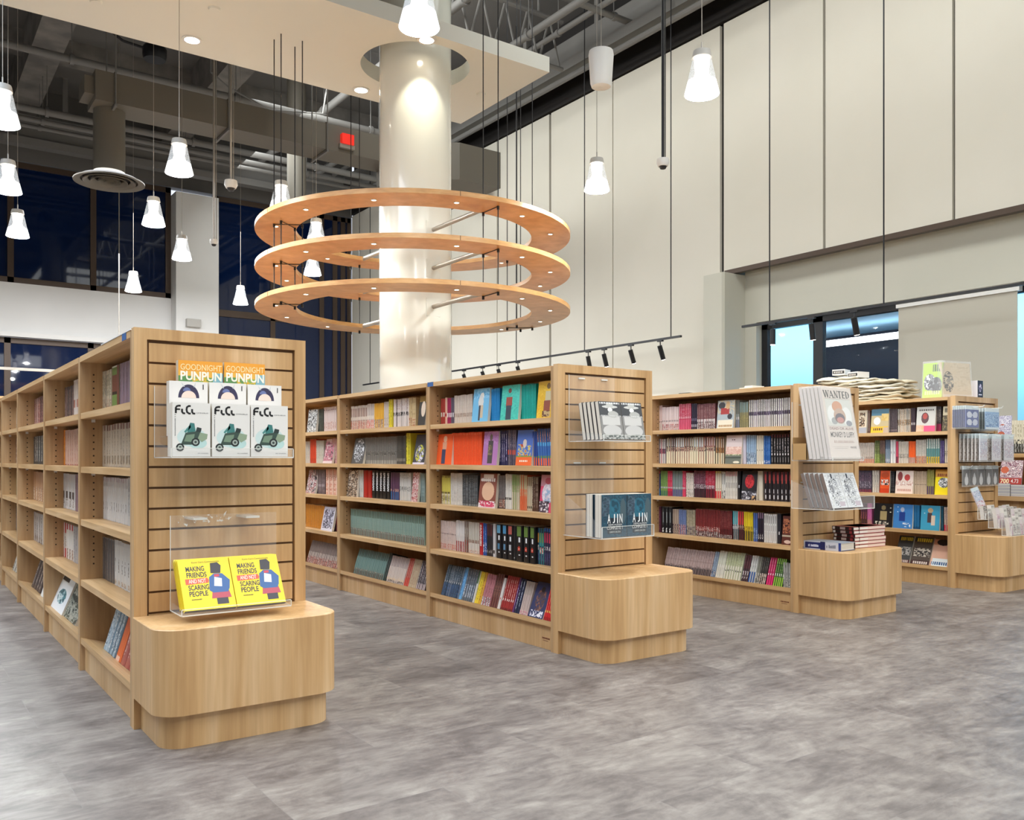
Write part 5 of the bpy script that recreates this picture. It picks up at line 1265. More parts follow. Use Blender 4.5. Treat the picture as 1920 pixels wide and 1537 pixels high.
def scooter(t, w, h):
    k = '17171a'; y0, y1 = h*.80, h*.945; X = lambda u: -w/2+w*u
    stroke(t, [(X(.09), y0), (X(.09), h*.90), (X(.115), h*.93), (X(.16), h*.94), (X(.215), h*.94)], w*.05, k)
    stroke(t, [(X(.09), h*.875), (X(.20), h*.875)], w*.042, k)
    stroke(t, [(X(.25), h*.885), (X(.25), h*.83), (X(.275), h*.805), (X(.33), h*.80)], w*.05, k)
    stroke(t, [(X(.475), h*.94), (X(.42), h*.94), (X(.375), h*.915), (X(.365), h*.87), (X(.38), h*.825), (X(.43), h*.80), (X(.475), h*.80)], w*.05, k)
    stroke(t, [(X(.51), h*.885), (X(.51), h*.83), (X(.535), h*.805), (X(.59), h*.80)], w*.05, k)
    add_text(t, 'OMNIBUS', X(.62), h*.805, X(.93), h*.825, '5c5c60')
    marks(t, X(.06), h*.36, X(.082), h*.78, '6c6c70', 22, True); marks(t, X(.66), h*.055, X(.94), h*.068, '8c8c90', 16)
    # plain dark and teal shapes in place of the printed picture
    def ell(cu, cv, ru, rv, c, y=-0.0004, n=20):
        t.face([(X(cu)+w*ru*math.cos(2*math.pi*i/n), y, h*cv+w*rv*math.sin(2*math.pi*i/n)) for i in range(n)], 'print', c)
    ell(.5, .36, .38, .26, 'cfe3e2', -0.0002); ell(.66, .25, .24, .15, 'bddcda', -0.0003)
    t.face([(X(.38), -.0005, h*.44), (X(.60), -.0005, h*.47), (X(.57), -.0005, h*.62), (X(.46), -.0005, h*.63)], 'print', '3f7f7c')
    t.face([(X(.30), -.0005, h*.46), (X(.46), -.0005, h*.60), (X(.48), -.0005, h*.54), (X(.34), -.0005, h*.44)], 'print', '4f8f8a')
    t.face([(X(.22), -.0006, h*.22), (X(.34), -.0006, h*.44), (X(.72), -.0006, h*.48), (X(.78), -.0006, h*.36), (X(.5), -.0006, h*.22)], 'print', '3c5048')
    t.face([(X(.30), -.0007, h*.28), (X(.36), -.0007, h*.40), (X(.58), -.0007, h*.42), (X(.54), -.0007, h*.27)], 'print', '77907a')
    t.face([(X(.66), -.0008, h*.34), (X(.72), -.0008, h*.45), (X(.92), -.0008, h*.42), (X(.90), -.0008, h*.33), (X(.76), -.0008, h*.27)], 'print', '93a68c')
    t.face([(X(.60), -.0007, h*.46), (X(.64), -.0007, h*.55), (X(.76), -.0007, h*.53), (X(.74), -.0007, h*.46)], 'print', '2c3838')
    for cu, cv, r_ in ((.20, .17, .105), (.60, .27, .11)):
        ell(cu, cv, r_, r_, '23282a', -.0009); ell(cu, cv, r_*.62, r_*.62, 'a8b4ac', -.0010); ell(cu, cv, r_*.3, r_*.3, '3c4644', -.0011)
def portrait(t, w, h):
    X = lambda u: -w/2+w*u
    t.face([(X(.86), -.0005, h*.86), (X(.885), -.0005, h*.86), (X(.885), -.0005, h*.955), (X(.86), -.0005, h*.955)], 'print', '202022')
    n = 24
    def half(cu, cv, ru, rv, c, y): t.face([(X(cu)+w*ru*math.cos(math.pi*i/n), y, h*cv+h*rv*math.sin(math.pi*i/n)) for i in range(n+1)], 'print', c)
    half(.5, .70, .27, .245, '3a3654', -.0003); half(.5, .70, .19, .13, 'f0d8cc', -.0006)
    half(.45, .82, .1, .07, '6c78a8', -.0005)
    t.face([(X(.36), -.0005, h*.90), (X(.40), -.0005, h*.90), (X(.30), -.0005, h*.99)], 'print', 'c8ccd0')
    t.face([(X(.62), -.0005, h*.90), (X(.66), -.0005, h*.90), (X(.68), -.0005, h*.99)], 'print', 'c8ccd0')
PL = ['left', 'middle', 'right']
for i, (a_, c_) in enumerate(((323, 396), (397, 470), (470, 541))):
    p, q = onY(a_, 853, 3.235), onY(c_, 853, 3.235)
    for k in range(2):
        end_book(p.x, 3.235+k*0.034, 1.0065, q.x-p.x-0.002, .192-0.001*k, .032, 0, 'ebe9e5', 'white %s of the three front-tier books with black title and teal shapes, %s copy' % (PL[i], ('front', 'rear')[k]), draw=scooter if k == 0 else None, nu=2, nv=2)
for i, (a_, c_) in enumerate(((317, 391), (392, 463), (464, 529))):
    p, q = onY(a_, 853, 3.32), onY(c_, 853, 3.32); zt = onY((a_+c_)/2, (715, 718, 722)[i], 3.32).z
    end_book(p.x, 3.32, 1.0065+0.075, q.x-p.x-0.002, zt-1.0815, .040, 0, 'e9e6e4', 'white %s back-tier book showing a dark violet dome shape' % PL[i], draw=portrait, nu=2, nv=2)
def punpun(t, w, h):
    X = lambda u: -w/2+w*u
    add_text(t, 'GOODNIGHT', X(.05), h*.835, X(.97), h*.94, 'fbe3a8', bold=.01)
    add_text(t, 'PUNPUN', X(.05), h*.655, X(.97), h*.815, 'f6f2e6', bold=.03, y=-.0008)
for i, (a_, c_) in enumerate(((334, 419), (420, 498))):
    p, q = onY(a_, 800, 3.385), onY(c_, 800, 3.385); zt = onY((a_+c_)/2, (677, 681)[i], 3.385).z
    end_book(p.x, 3.385, zt-.215, q.x-p.x-0.002, .215, .038, 0, 'e8a838|b .82 1 f2a53a|b .72 .82 e9b24a|nr 0 0 1 .72 6f9a58,e8c040,8cb468,e0b030|r 0 .55 .3 .74 5f9458|r .78 .55 1 .8 86b8c8', '%s orange and green book rising behind the white books' % PL[2*i], draw=punpun, nu=40, nv=60, seed=3+i)
b = MB(); b.box((x0+0.01, 3.30, 1.078), (x1, 3.425, 1.0812), 'acrylic'); o = [x for x in col.objects if x.name.startswith('acrylic_holder')][0]
b.build('raised_tier', o)

# --- leftmost row, lower holder with the yellow books
Yb = 3.20
xb, zb, hb, lb = lean_of((346, 1149), (331, 1053), Yb); xr = onY(537, 1131, Yb).x
hl = acrylic_box('acrylic_holder', 'clear acrylic holder with tall back plate above the nearest plinth', xb-0.012, xr+0.012, Yb-0.014, YA+0.004, zb-0.009, onY(335, 966, 3.34).z, zb+0.012, zb+0.02, yb=3.34)
b = MB()
rnd = random.Random(5)
for i in range(26):
    u, v_ = rnd.random(), rnd.random(); x = xb+0.01+u*0.19; z = onY(335, 966, 3.34).z-.004-v_*0.045*(1-0.5*u); a = rnd.random()*3; r_ = 0.006+0.012*rnd.random()
    b.face([(x, 3.334-0.004*rnd.random(), z), (x+r_*math.cos(a), 3.327, z+r_*math.sin(a)), (x+r_*.5*math.cos(a+1.4), 3.331, z+r_*.5*math.sin(a+1.4))], 'acrylic_edge')
b.build('crumpled_film', hl)
YEL = 'f2d516'
def friends(t, w, h):
    X = lambda u: -w/2+w*u; k = '1d2436'
    add_text(t, "Komi Can't Communicate", X(.27), h*.918, X(.80), h*.95, '5c5424')
    for s_, u1, v0 in (('MAKING', .49, .755), ('FRIENDS', .52, .635), ('SCARING', .53, .385), ('PEOPLE', .49, .265)):
        add_text(t, s_, X(.14), h*v0, X(u1), h*(v0+.10), k, bold=.018)
    t.face([(X(.10), -.0004, h*.50), (X(.53), -.0004, h*.515), (X(.55), -.0004, h*.56), (X(.52), -.0004, h*.615), (X(.10), -.0004, h*.61)], 'print', 'e8563a')
    add_text(t, 'AND NOT', X(.16), h*.52, X(.49), h*.60, 'fbe8d8', bold=.012, y=-.0008)
    marks(t, X(.15), h*.195, X(.36), h*.215, '3c3820', 14)
    # plain colour blocks in place of the printed picture
    def q(pts, c, y): t.face([(X(u), y, h*v) for u, v in pts], 'print', c)
    def ell(cu, cv, ru, rv, c, y, n=24): t.face([(X(cu)+w*ru*math.cos(2*math.pi*i/n), y, h*cv+h*rv*math.sin(2*math.pi*i/n)) for i in range(n)], 'print', c)
    q([(.64, .08), (.86, .08), (.86, .24), (.64, .24)], '33303c', -.0005); q([(.55, .20), (.93, .20), (.90, .34), (.58, .34)], 'b8485a', -.0006)
    q([(.53, .36), (.56, .62), (.66, .69), (.82, .68), (.95, .54), (.92, .38), (.88, .31), (.60, .31)], '2f5f9c', -.0007); q([(.63, .44), (.78, .42), (.80, .58), (.66, .62)], 'e8e4e4', -.0008); q([(.66, .62), (.76, .62), (.76, .67), (.66, .67)], 'c83c50', -.0009)
    q([(.60, .70), (.79, .69), (.82, .84), (.76, .91), (.62, .90)], '2b2632', -.0008)
wY = (xr-xb)/2
for i in range(2):
    for k in range(3):
        dx = i*wY; m_ = Matrix.Translation((xb+dx+wY/2, Yb+k*0.021/math.cos(lb), zb+.019*math.sin(lb)-.005)) @ Matrix.Rotation(-lb, 4, 'X')
        mb = MB(); book_geo(mb, wY-0.003, .019, hb*(1-.008*k), [[YEL]], YEL if k < 2 else 'e8c814', YEL, top=PAGE)
        t_ = MB(); friends(t_, wY, hb)
        placed('paperback_book', mb, m_, 'bright yellow square book tilted in the lower holder, %s stack, %s copy' % (('left', 'right')[i], ('front', 'middle', 'rear')[k]), 'book', None, [('cover_lettering', t_)] if k == 0 else [])

# --- second row, upper holder: black and white books tipped back
Yb = 3.27
x_, z_, h_, l_ = lean_of((1130, 823), (1121, 752), Yb); xr = onY(1211, 823, Yb).x; wT = (xr-x_)/2
x_a = onY(1097, 825, YBb).x
acrylic_box('acrylic_holder', 'clear acrylic holder with tall back plate, upper one on the second end panel', min(x_-0.002, onY(1094, 750, YBb).x), xr+0.02, Yb-0.012, YBb+0.004, z_-0.008, 1.432, z_+0.02, z_+0.05)
bw = 'c9c6c2|b 0 .62 8c8a88|b .62 1 44464a|e .5 .22 .42 .16 c8c6c4|r .1 .38 .9 .6 cfcdca|e .5 .86 .36 .04 d0d0cc|e .5 .9 .16 .08 c4c4c0|e .5 .78 .11 .06 f0f0ec|e .62 .66 .24 .09 b8b8b4|nr 0 0 1 .12 4c5450,a8a8a4,c8c8c4,5c6460|tr .04 .94 .96 .98 e8e8e8'
def fish(t, w, h):
    X = lambda u: -w/2+w*u
    add_text(t, 'TAIYO', X(.05), h*.93, X(.36), h*.965, 'f0f0f0'); add_text(t, 'MATSUMOTO', X(.50), h*.93, X(.96), h*.965, 'f0f0f0')
    add_text(t, 'TOKYO THESE DAYS', X(.06), h*.60, X(.95), h*.635, 'f4f4f4', bold=.008)
for i in range(2):
    for k in range(5 if i == 0 else 4):
        m_ = Matrix.Translation((x_+wT*(i+.5), Yb+k*0.031/math.cos(l_), z_+.026*math.sin(l_)-.004)) @ Matrix.Rotation(-l_, 4, 'X')
        mb = MB(); book_geo(mb, wT-0.003, .026, h_, raster(bw, 64, 96, 9) if k == 0 else [['3c3c40']], PAGE, PAGE, cover='3c3c40', stripes=1)
        t_ = MB(); fish(t_, wT, h_)
        lab_ = 'black and white book %s in the upper holder of the second end panel' % (('front left', 'front right')[i]) if k == 0 else 'black-backed book behind the %s copy in the second end panel upper holder' % (('front left', 'front right')[i])
        placed('paperback_book', mb, m_, lab_, 'book', 'books stacked behind the %s black and white copy' % ('left', 'right')[i] if k else None, [('cover_lettering', t_)] if k == 0 else [])
# --- second row, lower holder: thick teal books
Yb = 3.235
p, q, r_ = onY(1128.5, 1008, Yb), onY(1176, 1004, Yb), onY(1222, 1003, Yb); zt = onY(1129, 927, Yb).z
acrylic_box('acrylic_holder', 'clear acrylic holder with tall back plate, lower one on the second end panel', p.x-0.004, r_.x+0.006, Yb-0.008, YBb+0.004, p.z-0.006, 0.992, p.z+0.05, zt-.01)
tl = '27475a|nr 0 .0 1 1 27475a,2b5266,223e50,2f5a6c|e .5 .66 .24 .24 2c6a80|nr .38 .52 .66 .86 2f7288,256078,1f4a5c|e .2 .82 .12 .1 7088a0|nr .0 .5 .3 .95 3c4c5c,4c6474,2c4450|e .85 .6 .12 .3 4c6068|r .22 .08 .8 .46 202a34'
def ajin(t, w, h):
    X = lambda u: -w/2+w*u; c = 'eef0f0'
    for s_, a_, c_ in (('A', .22, .34), ('J', .43, .52), ('I', .60, .645), ('N', .70, .82)): add_text(t, s_, X(a_), h*.33, X(c_), h*.545, c, bold=.02)
    add_text(t, 'DEMI-HUMAN', X(.26), h*.275, X(.80), h*.315, c); add_text(t, 'COMPLETE 1', X(.20), h*.185, X(.82), h*.262, c, bold=.02)
    add_text(t, 'GAMON SAKURAI', X(.30), h*.105, X(.74), h*.15, 'c8ccc8', bold=.01)
for i, (a_, c_) in enumerate(((p, q), (q, r_))):
    for k in range(2):
        w_ = c_.x-a_.x-.003
        end_book(a_.x, Yb+k*0.066, a_.z-0.002 if i == 0 else p.z-0.002, w_, zt-p.z, .056, 0, tl if k == 0 else '1f3442', 'thick dark teal book in the lower holder, second end panel, %s %s' % (('left', 'right')[i], ('front', 'rear')[k]), draw=ajin if k == 0 else None, nu=60, nv=88, seed=4)

# --- third row: poster packs and the monochrome books
Yb = 3.27
x_, z_, h_, l_ = lean_of((1559, 861), (1538, 726), Yb); xr = onY(1614.5, 861, Yb).x; wP = xr-x_
def wanted(t, w, h):
    X = lambda u: -w/2+w*u; k = '1c1614'; y0, y1 = h*.855, h*.955
    def bar(u0, v0, u1, v1, tw): # slanted stem between two heights
        t.face([(X(u0-tw/2), -.0007, h*v0), (X(u0+tw/2), -.0007, h*v0), (X(u1+tw/2), -.0007, h*v1), (X(u1-tw/2), -.0007, h*v1)], 'print', k)
    lo, hi = .855, .955
    def serif(u, v, ww=.05): t.face([(X(u-ww/2), -.0008, h*(v-.004)), (X(u+ww/2), -.0008, h*(v-.004)), (X(u+ww/2), -.0008, h*(v+.004)), (X(u-ww/2), -.0008, h*(v+.004))], 'print', k)
    bar(.115, lo, .07, hi, .035); bar(.115, lo, .155, hi, .015); bar(.195, lo, .155, hi, .035); bar(.195, lo, .235, hi, .015)
    for u in (.07, .155, .235): serif(u, hi)
    bar(.255, lo, .315, hi, .014); bar(.375, lo, .315, hi, .036); bar(.28, .885, .35, .885+.008, .0); t.face([(X(.275), -.0007, h*.882), (X(.355), -.0007, h*.882), (X(.355), -.0007, h*.890), (X(.275), -.0007, h*.890)], 'print', k)
    serif(.255, lo); serif(.375, lo)
    bar(.43, lo, .43, hi, .014); bar(.51, lo, .43, hi, .034); bar(.52, lo, .52, hi, .014); serif(.43, lo, .045); serif(.425, hi, .04); serif(.52, hi, .045)
    bar(.60, lo, .60, hi, .036); serif(.60, lo); t.face([(X(.55), -.0007, h*.945), (X(.655), -.0007, h*.945), (X(.655), -.0007, h*.957), (X(.55), -.0007, h*.957)], 'print', k)
    bar(.70, lo, .70, hi, .036)
    for v_ in (lo+.005, .903, hi-.005): t.face([(X(.70), -.0007, h*(v_-.005)), (X(.775), -.0007, h*(v_-.005)), (X(.775), -.0007, h*(v_+.005)), (X(.70), -.0007, h*(v_+.005))], 'print', k)
    bar(.82, lo, .82, hi, .036)
    n = 12; prev = None
    for i in range(n+1):
        a = math.pi/2-math.pi*i/n; u, v_ = .82+.105*math.cos(a), .905+.05*math.sin(a); th = .008+.03*math.cos(a)**2
        cur = ((u, v_), (.82+(.105-th)*math.cos(a), .905+(.042)*math.sin(a)))
        if prev: t.face([(X(a_[0]), -.0007, h*a_[1]) for a_ in (prev[0], cur[0], cur[1], prev[1])], 'print', k)
        prev = cur
    def ln(v, u0=.05, u1=.95, c='5c5048', th=.0025): t.face([(X(u0), -.0005, h*v), (X(u1), -.0005, h*v), (X(u1), -.0005, h*(v+th)), (X(u0), -.0005, h*(v+th))], 'print', c)
    ln(.838, .08, .92); ln(.452, .06, .94, 'b88c7c')
    t.face([(X(.08), -.0003, h*.458), (X(.92), -.0003, h*.458), (X(.92), -.0003, h*.836), (X(.08), -.0003, h*.836)], 'print', 'dcdcd4')
    def ell(cu, cv, ru, rv, c, y, n=22): t.face([(X(cu)+w*ru*math.cos(2*math.pi*i/n), y, h*cv+h*rv*math.sin(2*math.pi*i/n)) for i in range(n)], 'print', c)
    # plain shapes in place of the printed picture
    ell(.28, .62, .18, .13, 'eeeeea', -.0005); ell(.74, .60, .16, .13, 'f0f0ec', -.0005); ell(.45, .73, .17, .08, 'd89c74', -.0006)
    ell(.5, .60, .2, .11, 'c8a890', -.0007); ell(.5, .57, .16, .07, '5c4c54', -.0008); ell(.5, .545, .12, .04, 'c88478', -.0009); ell(.3, .53, .1, .05, 'a8aaa8', -.0007); ell(.78, .50, .1, .04, '8c8c94', -.0007)
    add_text(t, 'DEAD OR ALIVE', X(.10), h*.405, X(.90), h*.44, '8c5c50', bold=.01)
    add_text(t, 'MONKEY D LUFFY', X(.10), h*.30, X(.90), h*.375, '3c302c', bold=.01)
    add_text(t, 'B3,000,000,000-', X(.18), h*.215, X(.86), h*.255, 'b08c7c'); ln(.165, .12, .64, 'a89c90'); ln(.145, .16, .60, '8c8078')
    add_text(t, 'MARINE', X(.70), h*.145, X(.90), h*.175, '5c5048')
hp = acrylic_box('acrylic_holder', 'clear acrylic holder carrying the poster packs on the third end panel', min(x_-0.002, onY(1521, 800, YC_).x), xr+0.01, Yb-0.012, YC_+0.004, z_-0.008, 1.36, z_+0.012, z_+0.03)
b = MB(); cy0, cy1 = Yb+0.17, YC_-0.006; cx0, cx1 = x_-0.012, x_+wP*0.7
for a_, c_ in (((cx0, cy0, z_), (cx1, cy0+0.004, z_+.10)), ((cx0, cy1-0.004, z_), (cx1, cy1, z_+.14)), ((cx0, cy0, z_), (cx0+0.004, cy1, z_+.10)), ((cx1-0.004, cy0, z_), (cx1, cy1, z_+.10)), ((cx0, cy0, z_-.003), (cx1, cy1, z_))): b.box(a_, c_, 'cardboard')
tag(b.build('cardboard_box', loc=(cx0, cy0, z_)), 'small open cardboard box behind the poster packs on the third end panel', 'box')
for k in range(6):
    m_ = Matrix.Translation((x_+wP/2-.002*k, Yb+k*.026/math.cos(l_), z_+.020*math.sin(l_)+.002*(k % 2))) @ Matrix.Rotation(-l_, 4, 'X')
    mb = MB(); book_geo(mb, wP-.004, .020, h_, [['e2d6cc']], 'd8cec8', 'd8cec8', top='e6e2de', bottom='d8d0c8')
    t_ = MB(); wanted(t_, wP, h_)
    wr = MB(); wr.box((-wP/2-.001, -.003, -.006), (wP/2+.001, .022, h_+.008), 'plastic_bag')
    placed('poster_pack', mb, m_, 'front poster pack with big black title, wrapped in plastic' if k == 0 else 'plastic-wrapped poster pack stacked behind the front one on the third end panel', 'poster', 'poster packs stacked behind the front one' if k else None, ([('poster_lettering', t_)] if k == 0 else [])+[('plastic_sleeve', wr)])
Yb = 3.26
x_, z_, h_, l_ = lean_of((1561, 954), (1542, 888), Yb); xr = onY(1619, 954, Yb).x; wT = (xr-x_)/2
acrylic_box('acrylic_holder', 'clear acrylic holder with angled cheeks, lower one on the third end panel', min(x_-0.002, onY(1519, 900, YC_).x), onY(1636, 955, Yb).x, Yb-0.012, YC_+0.004, z_-0.008, 0.86, z_+0.07, z_+0.16)
mn = 'e6e6e6|nr .05 .05 .95 .95 e6e6e6,e6e6e6,c8c8cc,e0e0e0,a8a8ac,f0f0f0,e6e6e6|en .5 .45 .3 .42 e6e6e6,5c5c60,c8c8cc,f0f0f0,2c2c30,f0f0f0,a8a8ac,e6e6e6|r .42 .84 .52 .98 2c2c34|en .3 .6 .12 .2 2c2c30,e6e6e6,8c8c90|r .55 .05 .9 .18 c8b8c0'
for i in range(2):
    for k in range(5 if i == 0 else 2):
        m_ = Matrix.Translation((x_+wT*(i+.5), Yb+k*0.033/math.cos(l_), z_+.024*math.sin(l_)-.004)) @ Matrix.Rotation(-l_, 4, 'X')
        mb = MB(); book_geo(mb, wT-.003, .024, h_, raster(mn, 56, 84, 21) if k == 0 else [['dcdcdc']], '7c6c64', PAGE, cover='dcdcdc')
        placed('paperback_book', mb, m_, ('white book with black line drawing, %s of two in the third end panel holder' % ('left', 'right')[i]) if k == 0 else 'brown-spined book behind the %s line-drawing book on the third end panel' % ('left', 'right')[i], 'book', 'books stacked behind the %s line-drawing copy' % ('left', 'right')[i] if k else None)

# --- third row: books lying on the plinth
ZP = 0.4155
P0, P1, P2 = onZ(1501, 1027, ZP), onZ(1577, 1034, ZP), onZ(1628, 1028, ZP)
ang = math.atan2(P1.y-P0.y, P1.x-P0.x); L_ = (P1-P0).length; D_ = 0.16; th = 0.052
if True:
    mb = MB()
    mb.box((0, 0, 0), (L_, D_, .004), 'print', '26305c'); mb.box((0, 0, th-.004), (L_, D_, th), 'print', 'a8b0bc')
    mb.box((.006, .004, .004), (L_-.005, D_-.006, th-.004), 'print', 'd8d4cc')
    mb.box((0, -.001, 0), (L_, .004, th), 'print', 'bcbcc4')
    for u0, u1, v0, v1, c in ((.0, .05, 0, 1, '26305c'), (.12, .50, .12, .88, '1c2860'), (.50, .62, 0, 1, '1c2050'), (.94, 1, 0, 1, '24387c')): mb.face([(L_*u0, -.0015, th*v0), (L_*u1, -.0015, th*v0), (L_*u1, -.0015, th*v1), (L_*u0, -.0015, th*v1)], 'print', c)
    for v_ in (.35, .5, .65): mb.box((L_-.0055, .004, th*v_), (L_-.0045, D_-.006, th*v_+.002), 'print', 'b8b4ac')
    t_ = MB(); marks(t_, L_*.20, th*.32, L_*.46, th*.62, 'd8dcec', 12, y=-.002); marks(t_, L_*.65, th*.3, L_*.88, th*.7, '6c7080', 8, y=-.002)
    placed('hardcover_book', mb, Matrix.Translation(P0) @ Matrix.Rotation(ang, 4, 'Z'), 'thick blue and silver hardcover lying on the third plinth', 'book', None, [('spine_lettering', t_)])
def flat_book(P, w, d, th, ang, lab, grp, first):
    mb = MB(); mb.box((0, 0, 0), (w, d, .0022), 'print', 'a03030'); mb.box((0, 0, th-.0022), (w, d, th), 'print', '7c2428')
    mb.box((.003, .002, .0022), (w-.002, d-.002, th-.0022), 'print', 'ecd4c8'); mb.box((0, 0, 0), (.003, d, th), 'print', '2a1a1c')
    for i, (u0, u1, c) in enumerate(((.86, .97, 'e8e0d8'), (.38, .62, 'c8b0a8'), (.08, .2, '8c2c30'))): mb.face([(-.0006, d*u0, th*.15), (-.0006, d*u1, th*.15), (-.0006, d*u1, th*.85), (-.0006, d*u0, th*.85)], 'print', c)
    mb.box((.004, -.0008, th*.2), (.004+w*.3, 0.002, th*.75), 'print', 'f0e8e0')
    placed('hardcover_book', mb, Matrix.Translation(P) @ Matrix.Rotation(ang, 4, 'Z'), lab, 'book', grp)
Yf = 3.345; xa = onY(1604, 1010, Yf).x; xm = onY(1656, 1010, Yf).x; xz = onY(1686, 1010, Yf).x
ztop = onY(1630, 986, Yf).z; nb = 6; th = (ztop-ZP)/nb-0.0004
rnd = random.Random(11)
for s_, (xs, xe) in enumerate(((xa, xm), (xm+.004, xm+.004+(xm-xa)*.98))):
    for k in range(nb):
        if s_ == 0 and k < 0: continue
        P = Vector((xs-(.012*k/5 if s_ == 0 else 0)+rnd.uniform(-.003, .003), Yf+rnd.uniform(0, .006), ZP+k*(th+.0004)))
        if s_ == 1 and P.x+(xe-xs) > XC+DEP: P.x = XC+DEP-(xe-xs)-.003
        flat_book(P, xe-xs-.012, .155, th, rnd.uniform(-.02, .02), 'red-edged book lying in the %s of two piles on the third plinth' % ('left', 'right')[s_], 'red-edged books in the %s pile' % ('left', 'right')[s_], k == 0)

# small things lying on the row tops
p, q = onX(1250, 731, 5.0), onX(1296, 731, 5.0)
b = MB(); b.box((5.0, q.y, TOP+.001), (5.18, p.y, TOP+.018), 'print', '3a3836'); b.box((5.03, q.y+.05, TOP+.0185), (5.2, p.y-.1, TOP+.028), 'print', '54524e')
tag(b.build('magazine_pile', loc=(5.1, q.y, TOP)), 'thin dark magazines lying flat on top of the third row', 'magazines')
p, q = onX(1386, 720, 4.95), onX(1411, 720, 4.95)
b = MB(); b.box((4.95, q.y, TOP+.001), (5.12, p.y, TOP+.022), 'print', 'd8d0c4'); b.box((4.97, q.y+.02, TOP+.0225), (5.10, p.y-.03, TOP+.035), 'print', 'e4ddd2')
tag(b.build('folded_cloth', loc=(5.0, q.y, TOP)), 'small pale folded cloth lying on top of the third row', 'cloth')

# --- rightmost row top: canvas bags
def bag_mesh(seed, w, d, th, c):
    r = random.Random(seed); nx, ny = 12, 10; mb = MB(); ph = [r.uniform(0, 6) for _ in range(6)]
    def top(i, j, s):
        u, v = i/nx*2-1, j/ny*2-1
        e = (1-abs(u)**6)*(1-abs(v)**6)
        x = u*w/2*(1+.03*math.sin(3*v+ph[0])); y = v*d/2*(1+.04*math.sin(4*u+ph[1]))
        sag = -.012*(u*u)*(1 if r is None else 1)*0
        wv = .0045*math.sin(5*u+ph[2]+2*v)+.003*math.sin(7*v+ph[3])+.002*math.sin(11*u+ph[4])
        return (x, y, s*th/2*(.35+.65*e)+wv+.008)
    pts = [top(i, j, 1) for j in range(ny+1) for i in range(nx+1)]+[top(i, j, -1) for j in range(ny+1) for i in range(nx+1)]
    N = (nx+1)*(ny+1); fs = []
    for j in range(ny):
        for i in range(nx):
            a = j*(nx+1)+i; fs.append((a, a+1, a+nx+2, a+nx+1)); fs.append((N+a+nx+1, N+a+nx+2, N+a+1, N+a))
    for i in range(nx):
        fs.append((N+i, N+i+1, i+1, i)); a = ny*(nx+1)+i; fs.append((a, a+1, N+a+1, N+a))
    for j in range(ny):
        a = j*(nx+1); fs.append((a, a+nx+1, N+a+nx+1, N+a)); a += nx; fs.append((N+a, N+a+nx+1, a+nx+1, a))
    mb.faces(pts, fs, c); return mb.mesh('tote_bag', smooth=True)
variants = [bag_mesh(s, .30, .36, .021, 'canvas' if s % 3 else 'canvas2') for s in range(5)]
BX = 6.93
piles = [(onX(1640, 740, BX).y, onX(1640, 709, BX).z, 8, 'in the left pile'), (onX(1688, 740, BX).y, onX(1680, 712, BX).z, 6, 'in the right pile'), (onX(1602, 740, BX).y, onX(1590, 706, BX).z, 7, 'in the rear pile')]
rnd = random.Random(3)
ztops = []
for (yc, zt, n, d), nm in zip(piles, ('left', 'right', 'rear')):
    pitch = (zt-TOP)/n
    for k in range(n):
        o = bpy.data.objects.new('tote_bag', variants[(k*2+len(d)) % 5]); col.objects.link(o)
        o.location = (BX+rnd.uniform(-.012, .012), yc+.10+rnd.uniform(-.02, .02), TOP-.002+k*pitch+.001); o.rotation_euler = (0, rnd.uniform(-.01, .01), rnd.uniform(-.12, .12)); o.scale = (1, 1, pitch/.021*.95)
        tag(o, 'folded canvas bag %s on top of the rightmost row' % d, 'tote bag', 'canvas bags '+d)
    ztops.append((yc+.10, TOP+n*pitch))
for i, (px, nm) in enumerate(((1580, 'left'), (1612, 'right'))):
    y = onX(px, 700, BX).y; mb = MB()
    mb.box((-.07, -.055, 0), (.07, .055, .05), 'print', 'e2ddd6'); mb.box((-.0712, -.05, .012), (-.0702, .05, .038), 'print', '2a2624')
    t_ = MB(); [t_.face([(-.0716, .04-.016*j, .018), (-.0716, .030-.016*j, .018), (-.0716, .030-.016*j, .032), (-.0716, .04-.016*j, .032)], 'print', 'd8cfc4') for j in range(5)]
    placed('small_box', mb, Matrix.Translation((BX-.02, y, (ztops[2][1] if i == 0 else ztops[0][1])+.012)) @ Matrix.Rotation(.25-.4*i, 4, 'Z'), 'small white box with black band, %s of two on the canvas bags' % nm, 'box', None, [('box_lettering', t_)])
def stand_between(name, P, Q, h, th, style, lab, cat, nu, nv, seed, lean=.08, wrap=True):
    w = math.hypot(Q.x-P.x, Q.y-P.y); a = math.atan2(Q.y-P.y, Q.x-P.x)
    mb = MB(); base = parse(style)[0][0]; book_geo(mb, w*.94, th, h, raster(style, nu, nv, seed), base, base, top=base)
    parts = []
    if wrap:
        wr = MB(); wr.box((-w*.5, -.004, -.0), (w*.5, th+.004, h*1.06), 'plastic_bag'); parts.append(('plastic_sleeve', wr))
    M_ = Matrix.Translation(((P.x+Q.x)/2, (P.y+Q.y)/2, P.z)) @ Matrix.Rotation(a, 4, 'Z') @ Matrix.Rotation(-lean, 4, 'X')
    placed(name, mb, M_, lab, cat, None, parts)
X_ = 6.775; zt_ = TOP+.001
def flat(v, z=zt_): return Vector((v.x, v.y, z))
P, Q = flat(onX(1728, 740, X_)), flat(onX(1766, 740, X_)); stand_between('tote_bag', P, Q, onX(1745, 680, X_).z-zt_, .02, 'b8dc38|en .35 .45 .3 .24 e8e8e8,3c3c44,8c8c90|en .7 .35 .3 .24 4c4c54,2c2c34,8c8c90|tr .1 .1 .9 .2 e0f0a0|tr .5 .75 .9 .95 2c3c1c', 'lime green printed bag in clear plastic standing on the rightmost row', 'tote bag', 60, 84, 5)
